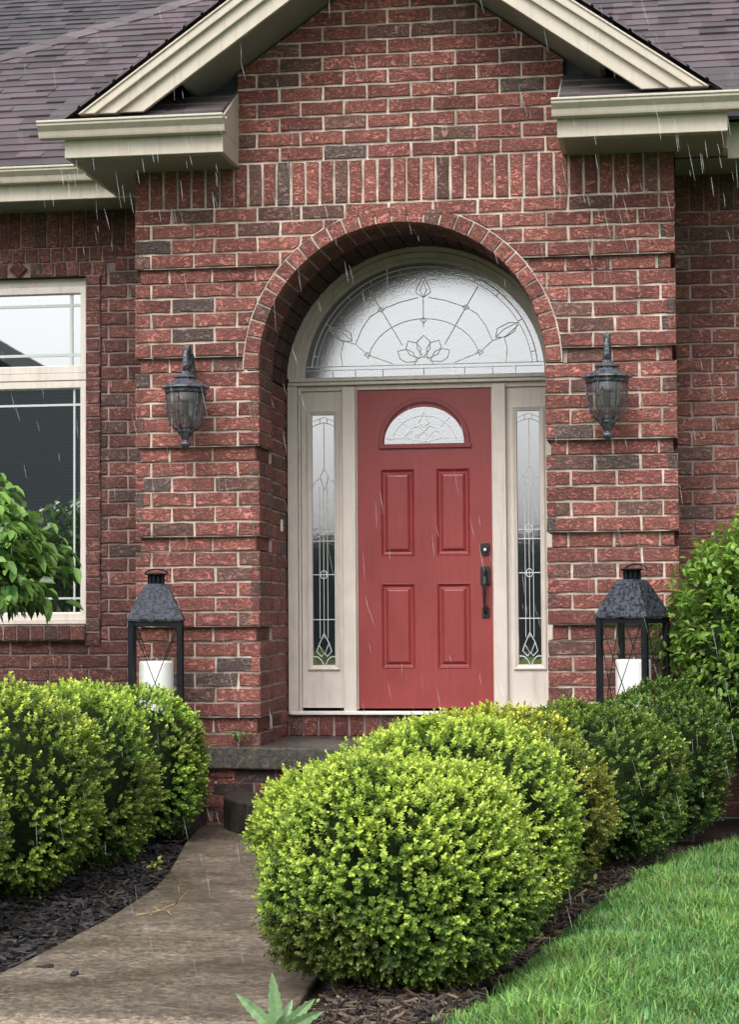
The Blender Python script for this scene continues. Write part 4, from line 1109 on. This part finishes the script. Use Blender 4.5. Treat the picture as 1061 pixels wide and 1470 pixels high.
# ------------------------------------------------------------------ boxwoods
def lumps(D, seed, k=9, amp=.07, sharp=5):
    r = np.random.default_rng(seed); c = r.normal(size=(k, 3)); c /= np.linalg.norm(c, axis=1, keepdims=True)
    s = np.zeros(len(D))
    for i in range(k): s += r.uniform(-.6, 1)*np.exp(sharp*(D@c[i]-1))
    return 1+amp*s
def boxwood(x, y, rx, ry, top, label, seed, sprigs, bright, tone=(1, 1, 1), leafk=1.0, sq=2.7, amp=.155, group='boxwood shrubs lining the path'):
    t = empty('boxwood_shrub', (x, y, GZ), label, 'shrub', group)
    r = np.random.default_rng(seed)
    zc = GZ+.36*(top-GZ)+.05; up = top-zc-.03; dn = zc-GZ-.02
    def surf(D):
        q = np.abs(D)**sq; nrm = q.sum(1)**(1/sq)
        E = D/nrm[:, None]
        P = E*np.stack([np.full(len(D), rx), np.full(len(D), ry), np.where(D[:, 2] > 0, up, dn)], 1)
        return P*lumps(D, seed, 18, amp*1.1, 9)[:, None]
    ncl = max(60, sprigs//16)
    DC = r.normal(size=(ncl*2, 3)); DC /= np.linalg.norm(DC, axis=1, keepdims=True); DC = DC[DC[:, 2] > -.8][:ncl]; ncl = len(DC)
    cdep = r.normal(0, .022, ncl); cbr = r.normal(0, .17, ncl)
    n = sprigs; ci = r.integers(0, ncl, n); loose = r.random(n) < .40
    off = r.normal(size=(n, 3))*.105; off[loose] = r.normal(size=(loose.sum(), 3))*.6
    D = DC[ci]+off; D /= np.linalg.norm(D, axis=1, keepdims=True)
    D[:, 2] = np.maximum(D[:, 2], -.88)
    S = surf(D)
    nrm = D/np.array([rx, ry, up])**1.3; nrm /= np.linalg.norm(nrm, axis=1, keepdims=True)
    dist = np.linalg.norm(off, axis=1)
    dome = np.clip(1-(dist/.24)**2, -1, 1); dome[loose] = r.uniform(-1.0, .3, loose.sum())
    depth = .965+.040*dome+cdep[ci]*(~loose)+r.normal(0, .012, n)
    stray = r.random(n) < .025; depth[stray] += r.uniform(.02, .075, stray.sum())
    patch = np.sin(S[:, 0]*9+seed)*np.sin(S[:, 1]*8+seed*2)*.5+np.sin(S[:, 2]*11+seed*1.7)*.5
    base = S*depth[:, None]
    fan = off.copy(); fan[loose] *= .2
    ax = nrm*.85+fan*3.2+np.array([0, 0, .32])+r.normal(size=(n, 3))*.30; ax /= np.linalg.norm(ax, axis=1, keepdims=True)
    pick = cbr[ci]+.20*dome+1.1*off[:, 2]*(~loose)
    m = 11
    Lf = r.uniform(.026, .050, n)*leafk
    P = np.repeat(base, m, 0); A = np.repeat(ax, m, 0); LL_ = np.repeat(Lf, m)
    k = np.tile(np.arange(m), n); f = (k//2)/((m-1)/2.0)
    ref = np.cross(A, np.tile(np.array([[.3, .2, .9]]), (n*m, 1))); ref /= np.linalg.norm(ref, axis=1, keepdims=True); ref2 = np.cross(A, ref)
    ang = (k % 2)*PI+(k//2)*(PI/2)+np.repeat(r.uniform(0, PI, n), m)+r.normal(0, .25, n*m)
    rad = ref*np.cos(ang)[:, None]+ref2*np.sin(ang)[:, None]
    spread = np.where(k == m-1, .2, 1.30-.45*f)
    Dl = A*(.50+.35*f)[:, None]+rad*spread[:, None]+r.normal(size=(n*m, 3))*.10
    Nl = A*.8-rad*.5+np.array([0, 0, .35])
    Pl = P+A*(LL_*f)[:, None]
    ln = r.uniform(.0135, .0225, n*m)*leafk*(1-.25*f); wd = ln*r.uniform(.58, .76, n*m)
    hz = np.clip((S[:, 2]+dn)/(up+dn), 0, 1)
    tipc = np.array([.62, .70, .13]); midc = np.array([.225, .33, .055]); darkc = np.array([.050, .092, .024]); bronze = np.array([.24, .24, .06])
    g = np.clip(bright*(.10+.80*hz)+.22*patch*bright+pick*(.4+.6*bright)+r.normal(0, .10, n)-.35*(depth < .945), 0, 1)  # growth tone plus painted shade: darker low down, in gaps, under clusters
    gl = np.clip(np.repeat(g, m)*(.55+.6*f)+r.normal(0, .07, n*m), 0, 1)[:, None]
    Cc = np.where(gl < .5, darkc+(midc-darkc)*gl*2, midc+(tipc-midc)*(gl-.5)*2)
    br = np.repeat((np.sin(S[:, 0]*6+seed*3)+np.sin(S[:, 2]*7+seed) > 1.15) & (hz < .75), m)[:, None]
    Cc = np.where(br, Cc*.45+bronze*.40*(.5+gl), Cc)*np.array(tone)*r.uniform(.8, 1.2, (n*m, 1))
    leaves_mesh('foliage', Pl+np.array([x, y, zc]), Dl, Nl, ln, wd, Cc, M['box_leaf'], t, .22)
    # solid dark core, its colour stands in for shade among the branches
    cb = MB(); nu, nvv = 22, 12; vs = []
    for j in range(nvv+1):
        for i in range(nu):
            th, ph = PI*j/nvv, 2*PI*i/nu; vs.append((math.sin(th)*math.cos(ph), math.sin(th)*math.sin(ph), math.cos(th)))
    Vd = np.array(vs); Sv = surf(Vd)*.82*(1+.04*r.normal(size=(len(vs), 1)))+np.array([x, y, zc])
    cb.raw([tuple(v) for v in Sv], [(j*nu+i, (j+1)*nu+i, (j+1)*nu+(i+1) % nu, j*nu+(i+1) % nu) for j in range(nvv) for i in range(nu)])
    cb.build('dark_core', M['core'], t, True)
    sm = MB()
    for i in range(5):
        a = r.uniform(0, 2*PI); q = r.uniform(.03, .16)
        sm.tube([(x+q*.5*math.cos(a), y+q*.5*math.sin(a), GZ-.04), (x+q*math.cos(a), y+q*math.sin(a), GZ+.10), (x+1.5*q*math.cos(a), y+1.5*q*math.sin(a), GZ+.3)], [.013, .011, .008], 6)
    sm.build('stem', M['stem'], t, True)
    return t
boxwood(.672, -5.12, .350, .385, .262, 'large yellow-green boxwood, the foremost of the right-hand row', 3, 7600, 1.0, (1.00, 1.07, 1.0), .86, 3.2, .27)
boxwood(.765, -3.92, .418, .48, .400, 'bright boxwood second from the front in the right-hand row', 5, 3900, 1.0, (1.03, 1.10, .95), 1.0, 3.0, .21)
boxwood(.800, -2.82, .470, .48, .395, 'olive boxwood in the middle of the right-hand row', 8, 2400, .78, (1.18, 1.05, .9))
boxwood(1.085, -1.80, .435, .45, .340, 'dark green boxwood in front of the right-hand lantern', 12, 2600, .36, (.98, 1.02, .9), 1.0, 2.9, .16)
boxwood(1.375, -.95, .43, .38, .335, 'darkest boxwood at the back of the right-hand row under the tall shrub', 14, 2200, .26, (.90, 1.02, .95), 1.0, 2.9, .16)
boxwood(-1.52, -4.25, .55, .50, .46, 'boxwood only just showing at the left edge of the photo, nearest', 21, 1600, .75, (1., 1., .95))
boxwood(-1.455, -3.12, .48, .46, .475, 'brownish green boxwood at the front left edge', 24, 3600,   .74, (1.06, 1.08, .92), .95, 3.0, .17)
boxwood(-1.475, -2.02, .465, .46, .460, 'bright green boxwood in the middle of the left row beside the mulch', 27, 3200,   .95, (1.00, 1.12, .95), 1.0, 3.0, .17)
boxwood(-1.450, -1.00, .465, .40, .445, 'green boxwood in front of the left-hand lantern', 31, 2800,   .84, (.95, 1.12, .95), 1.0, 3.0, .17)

# ------------------------------------------------------------------ leafy shrub right, small tree left
def leafy(name, label, cat, cx, cy, cz, rx, ry, rz, nb, per, leaf, colA, colB, seed, trunk_r, drop=.3, hang=.0, ragged=.18, low=1.0):
    r = np.random.default_rng(seed)
    t = empty(name, (cx, cy, GZ), label, cat)
    D = r.normal(size=(nb, 3)); D /= np.linalg.norm(D, axis=1, keepdims=True)
    rad = r.uniform(.45 if ragged > .2 else .72, 1.0, nb)**.6*lumps(D, seed, 12, ragged, 8)
    D[:, 2] = np.where(D[:, 2] < 0, D[:, 2]*low, D[:, 2])
    Tip = D*np.array([rx, ry, rz])*rad[:, None]
    ctr = np.array([cx, cy, cz])
    st = MB()
    st.tube([(cx, cy, GZ-.03), (cx+.02, cy, (GZ+cz-rz)*.5), (cx, cy+.02, cz-rz*.6), (cx, cy, cz+.2*rz)], [trunk_r, trunk_r*.8, trunk_r*.6, trunk_r*.3], 8)
    Ps, Ds, Ns, Ls, Ws, Cs = [], [], [], [], [], []
    for i in range(nb):
        o = np.array([0, 0, r.uniform(-.5, .1)*rz]); tip = Tip[i]
        if i % 3 == 0: st.tube([tuple(ctr+o*.6), tuple(ctr+tip*.55+np.array([0, 0, .03])), tuple(ctr+tip)], [.009, .006, .003], 5)
        axd = tip-o; axd /= np.linalg.norm(axd)
        for j in range(per):
            f = r.uniform(.62, 1.04); p = ctr+o+(tip-o)*f+r.normal(size=3)*leaf*.35
            side = r.normal(size=3); side -= axd*side.dot(axd); side /= np.linalg.norm(side)
            d = axd*.7+side*.9+np.array([0, 0, -hang])
            nn = np.array([0, 0, 1.0])*.9+axd*.4+r.normal(size=3)*.35
            Ps.append(p); Ds.append(d); Ns.append(nn); l = leaf*r.uniform(.7, 1.2); Ls.append(l); Ws.append(l*r.uniform(.44, .56))
            g = np.clip(.5+.35*tip[2]/rz+.45*(f-.8)+r.normal(0, .22), 0, 1)
            Cs.append(colA+(colB-colA)*g)
    st.build('trunk', M['stem'], t, True)
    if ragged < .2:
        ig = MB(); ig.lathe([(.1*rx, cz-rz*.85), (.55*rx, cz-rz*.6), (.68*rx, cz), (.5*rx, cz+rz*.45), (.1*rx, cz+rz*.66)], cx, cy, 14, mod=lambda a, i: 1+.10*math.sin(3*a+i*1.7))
        ig.build('dark_core', M['core'], t, True)  # dark filler core, inner shade of the crown put into its colour
    leaves_mesh('crown', np.array(Ps), np.array(Ds), np.array(Ns), np.array(Ls), np.array(Ws), np.array(Cs), M['big_leaf'], t, .16, droop=drop)
leafy('leafy_shrub', 'tall glossy green shrub against the brick wall at the right edge', 'shrub', 2.08, -.25, .62, .58, .42, .74, 1000, 17, .050,
      np.array([.030, .075, .016]), np.array([.26, .44, .07]), 41, .022, .15)
leafy('small_tree', 'small tree with drooping pointed leaves in front of the left window', 'tree', -2.58, -.28, 1.20, .70, .42, .47, 230, 11, .092,
      np.array([.030, .085, .022]), np.array([.25, .44, .10]), 43, .028, .35, .55, .34, .70)

# ------------------------------------------------------------------ weeds and litter
def strap_leaf(mb, base, direc, length, width, arch, seed, colr, serr=.28, up=None):
    r = random.Random(seed); n = 14; d = Vector(direc).normalized()
    side = d.cross(Vector((0, 0, 1))); side = side.normalized() if side.length > .05 else Vector((1, 0, 0))
    if up is not None: side = Vector(up).normalized()
    nv_ = side.cross(d).normalized()
    L, Cc, Rr = [], [], []
    for i in range(n+1):
        f = i/n; p = Vector(base)+d*length*f+Vector((0, 0, 1))*(-arch*length*f*f)
        w = width*(math.sin(PI*min(1, .10+.90*f**.9))**.8)*(1+(serr if i % 2 else -serr)*(.5 if f > .85 else 1)) if i < n else .0004
        Cc.append(p); L.append(p-side*w*.5+nv_*w*.18); Rr.append(p+side*w*.5+nv_*w*.18)
    for i in range(n):
        v = r.uniform(.9, 1.1); c = tuple(q*v for q in colr)
        mb.face([L[i], Cc[i], Cc[i+1], L[i+1]], c); mb.face([Cc[i], Rr[i], Rr[i+1], Cc[i+1]], c)
wd = MB(); b0 = (.462, -5.975, GZ-.015); cw = (.24, .40, .19)
for i, (dv, L, w, a) in enumerate([((-.08, -.10, 1.), .185, .046, .0), ((-.62, -.10, .70), .185, .042, .10), ((.62, .05, .72), .165, .040, .12), ((.72, -.15, .52), .175, .044, .14), ((-.30, .4, .7), .11, .030, .08), ((.25, .4, .8), .12, .030, .08), ((-.8, -.3, .35), .14, .036, .15), ((.2, -.5, .6), .12, .034, .15)]):
    strap_leaf(wd, b0, dv, L, w*.86, a, i, cw, .13, (dv[2], 0.15, -dv[0]))
o = wd.build('weed', M['weed'], None, True); tag(o, 'pale green jagged-leaved weed at the bottom edge of the path', 'weed')
def sprig(name, label, loc, n, leaf, seed, colr, h=.07):
    r = np.random.default_rng(seed); t = empty(name, loc, label, 'weed')
    st = MB(); P, D_, Nn, L, W, Cc = [], [], [], [], [], []
    for i in range(max(2, n//6)):
        a = r.uniform(0, 2*PI); tip = np.array(loc)+np.array([math.cos(a)*h*.5, -abs(math.sin(a))*h*.5, h*r.uniform(.6, 1)])
        st.tube([loc, tuple((np.array(loc)+tip)/2+np.array([0, 0, .01])), tuple(tip)], [.0022, .0018, .001], 5)
        for k in range(6):
            f = r.uniform(.35, 1); P.append(np.array(loc)+(tip-np.array(loc))*f); D_.append(np.array([r.normal(), r.normal()-.5, r.uniform(-.2, .8)]))
            Nn.append(np.array([0, -.4, 1])+r.normal(size=3)*.2); l = leaf*r.uniform(.7, 1.2); L.append(l); W.append(l*.55); Cc.append(np.array(colr)*r.uniform(.75, 1.25))
    st.build('stalk', M['stem'], t); leaves_mesh('leaves', np.array(P), np.array(D_), np.array(Nn), np.array(L), np.array(W), np.array(Cc), M['weed'], t, .15)
sprig('seedling', 'tiny green seedling growing out of the brick at the base of the left pier', (-.955, -.035, .055), 30, .030, 5, (.13, .26, .05), .11)
sprig('seedling', 'small yellowish seedling at the mulch edge beside the path', (-.83, -2.45, GZ-.01), 18, .028, 6, (.28, .36, .07), .09)
sprig('seedling', 'small pale seedling in the mulch behind the right hedge near the lawn', (1.20, -2.76, GZ-.02), 12, .034, 8, (.40, .44, .14), .07)
sprig('seedling', 'low yellow-green seedling at the foot of the foremost boxwood by the path', (.49, -5.58, GZ-.02), 12, .022, 9, (.30, .32, .12), .05)
tm = MB(); q = Vector((-.456, -3.69, GZ+.004))
for pts in ([(-.10, -.12, 0), (-.02, -.05, .01), (.03, .02, .03), (.06, .10, .07)], [(.03, .02, .03), (.055, .0, .07), (.05, -.02, .105)], [(-.02, -.05, .01), (-.06, .03, .012), (-.09, .06, .005)], [(.0, -.02, .012), (.03, -.09, .01), (.05, -.13, .003)], [(-.05, -.08, .008), (-.03, -.14, .004)]):
    tm.tube([tuple(q+Vector(p)) for p in pts], [.0035]*(len(pts)-1)+[.0015], 6)
o = tm.build('dry_twig', M['twig'], None, True); tag(o, 'dry branched twig lying on the wet concrete path', 'twig')
for i, (x, y, lab) in enumerate([(-.545, -5.02, 'dark bark chip on the path close to the left mulch edge'), (-.40, -5.16, 'dark bark chip on the path further right of the mulch edge'), (.02, -2.15, 'dark wet leaf scrap on the path near the curved step')]):
    mb = MB(); a = i*1.3; c, s_ = math.cos(a), math.sin(a)
    pr = [(-.03, -.006), (-.012, -.013), (.014, -.010), (.030, .001), (.012, .012), (-.014, .009)]
    n = len(pr); top = [(x+u*c-v*s_, y+u*s_+v*c, GZ+.009+.004*math.sin(u*90)) for u, v in pr]; bot = [(u, v, GZ+.001) for u, v, w in top]
    mb.raw(top+bot, [tuple(range(n)), tuple(range(2*n-1, n-1, -1))]+[(k, k+n, (k+1) % n+n, (k+1) % n) for k in range(n)], (.03, .026, .026))
    o = mb.build('bark_chip', M['mulch']); tag(o, lab, 'bark chip', 'bark chips on the path')

# ------------------------------------------------------------------ falling rain
rn = MB()
for i in range(520):
    Y = random.uniform(-6.5, .2); d = Y+11.957
    cxp = 1.6686-.1533/.987*d; X = cxp+random.uniform(-.19, .19)*d; Zp = random.uniform(GZ+.05, 4.6)
    if Y > -.55 and Zp > 3.35: continue
    l = random.uniform(.04, .19)*(d/11)*random.uniform(.5, 1.2); tx = random.gauss(-.085, .04)
    rn.tube([(X, Y, Zp), (X-tx*l, Y, Zp-l*.5), (X-tx*l*2, Y, Zp-l)], [.0003*d/11, random.uniform(.0008, .0019)*d/11, .0005*d/11], 4)
for i in range(40):                                       # drops running off the two gutters
    sx = random.choice((-1, 1)); X = sx*random.uniform(.95, 2.0); Zp = 3.55-random.uniform(0, .45); l = random.uniform(.05, .11)
    rn.tube([(X, -.55, Zp), (X+.006, -.55, Zp-l*.5), (X+.012, -.55, Zp-l)], [.0008, .0019, .0010], 4)
o = rn.build('rain', M['rain']); o['kind'] = 'stuff'; tag(o, 'thin slanting drops of falling rain in front of the house', 'rain')

# ------------------------------------------------------------------ what the window glass mirrors: the far side of the street
nh = empty('neighbour_house', (-13.5, -31, GZ), 'dark-roofed house across the street seen mirrored in the left window', 'house')
mb = MB(); mb.box(-22, -7.0, -36, -29.5, GZ, 2.6); mb.build('wall', M['far_wall'], nh)
mb = MB()
mb.raw([(-22.6, -29, 2.5), (-6.4, -29, 2.5), (-12.5, -33, 6.25), (-20.5, -33, 6.25), (-22.6, -37, 2.5), (-6.4, -37, 2.5)], [(1, 0, 3, 2), (0, 4, 3), (1, 2, 5), (4, 5, 2, 3), (0, 1, 5, 4)]); mb.build('roof', M['far_roof'], nh)
mb = MB(); mb.prism([(-17.6, 5.75), (-11.3, 5.75), (-14.5, 7.66)], -28.95, -28.75); mb.build('gable', M['far_wall'], nh)
mb = MB(); mb.prism([(-16.8, 5.9), (-12.2, 5.85), (-14.5, 7.25)], -28.74, -28.70); mb.build('gable_panel', M['far_roof'], nh)
hd = MB(); r_ = random.Random(4)
for i in range(26):
    x = -26+i*2.1; h = r_.uniform(3.0, 3.7); cx, cy = x, -42+r_.uniform(-1, 1)
    hd.lathe([(.9, GZ), (1.5, GZ+h*.3), (1.6, GZ+h*.6), (1.1, GZ+h*.9), (.3, GZ+h*1.05)], cx, cy, 12, mod=lambda a, i: 1+.12*math.sin(5*a+i))
o = hd.build('distant_hedgerow', M['far_tree'], None, True); o['kind'] = 'stuff'; tag(o, 'dark hedgerow across the street mirrored low in the door glass', 'hedge')

# ------------------------------------------------------------------ light
w = bpy.data.worlds.new('World'); scene.world = w; w.use_nodes = True
nt = w.node_tree; nt.nodes.clear()
SUN_EL, SUN_ROT = R(50), R(192)
sky = N(nt, 'ShaderNodeTexSky'); sky.sky_type = 'NISHITA'; sky.sun_disc = False; sky.sun_elevation = SUN_EL; sky.sun_rotation = SUN_ROT
sky.dust_density = 5.0; sky.air_density = 1.5
hs_ = N(nt, 'ShaderNodeHueSaturation'); hs_.inputs['Saturation'].default_value = .20; hs_.inputs['Value'].default_value = 1.62
nt.links.new(sky.outputs[0], hs_.inputs['Color'])
bg = N(nt, 'ShaderNodeBackground'); bg.inputs['Strength'].default_value = .15
nt.links.new(hs_.outputs[0], bg.inputs['Color'])
wo = N(nt, 'ShaderNodeOutputWorld'); nt.links.new(bg.outputs[0], wo.inputs[0])
sl = bpy.data.lights.new('sun', 'SUN'); sl.energy = 1.5; sl.angle = R(35); sl.color = (1, .975, .94)
so = bpy.data.objects.new('sun', sl); col.objects.link(so)
# sky sun_rotation turns clockwise seen from above, from +Y
sd = Vector((math.sin(SUN_ROT)*math.cos(SUN_EL), math.cos(SUN_ROT)*math.cos(SUN_EL), math.sin(SUN_EL)))
so.rotation_euler = sd.to_track_quat('Z', 'Y').to_euler(); so.location = sd*20

# ------------------------------------------------------------------ camera
cam = bpy.data.cameras.new('camera'); co = bpy.data.objects.new('camera', cam); col.objects.link(co)
r3 = Vector((0.98808453, 0.15376518, -0.00672498)); u3 = Vector((0.01425876, -0.04794519, 0.99874819)); w3 = Vector((-0.15325026, 0.98694353, 0.0495664))
mm = Matrix((r3, u3, -w3)).transposed().to_4x4(); mm.translation = Vector((1.66861363, -11.95742291, 0.80854351))
co.matrix_world = mm
cam.sensor_fit = 'VERTICAL'; cam.sensor_height = 24.0; cam.sensor_width = 24.0*740/1024; cam.lens = 24.0*2986.548/1470
cam.clip_start = .1; cam.clip_end = 1500
scene.camera = co
scene.view_settings.view_transform = 'Standard'; scene.view_settings.look = 'None'; scene.view_settings.exposure = 0; scene.view_settings.gamma = 1
scene.cycles.max_bounces = 8; scene.cycles.transparent_max_bounces = 24
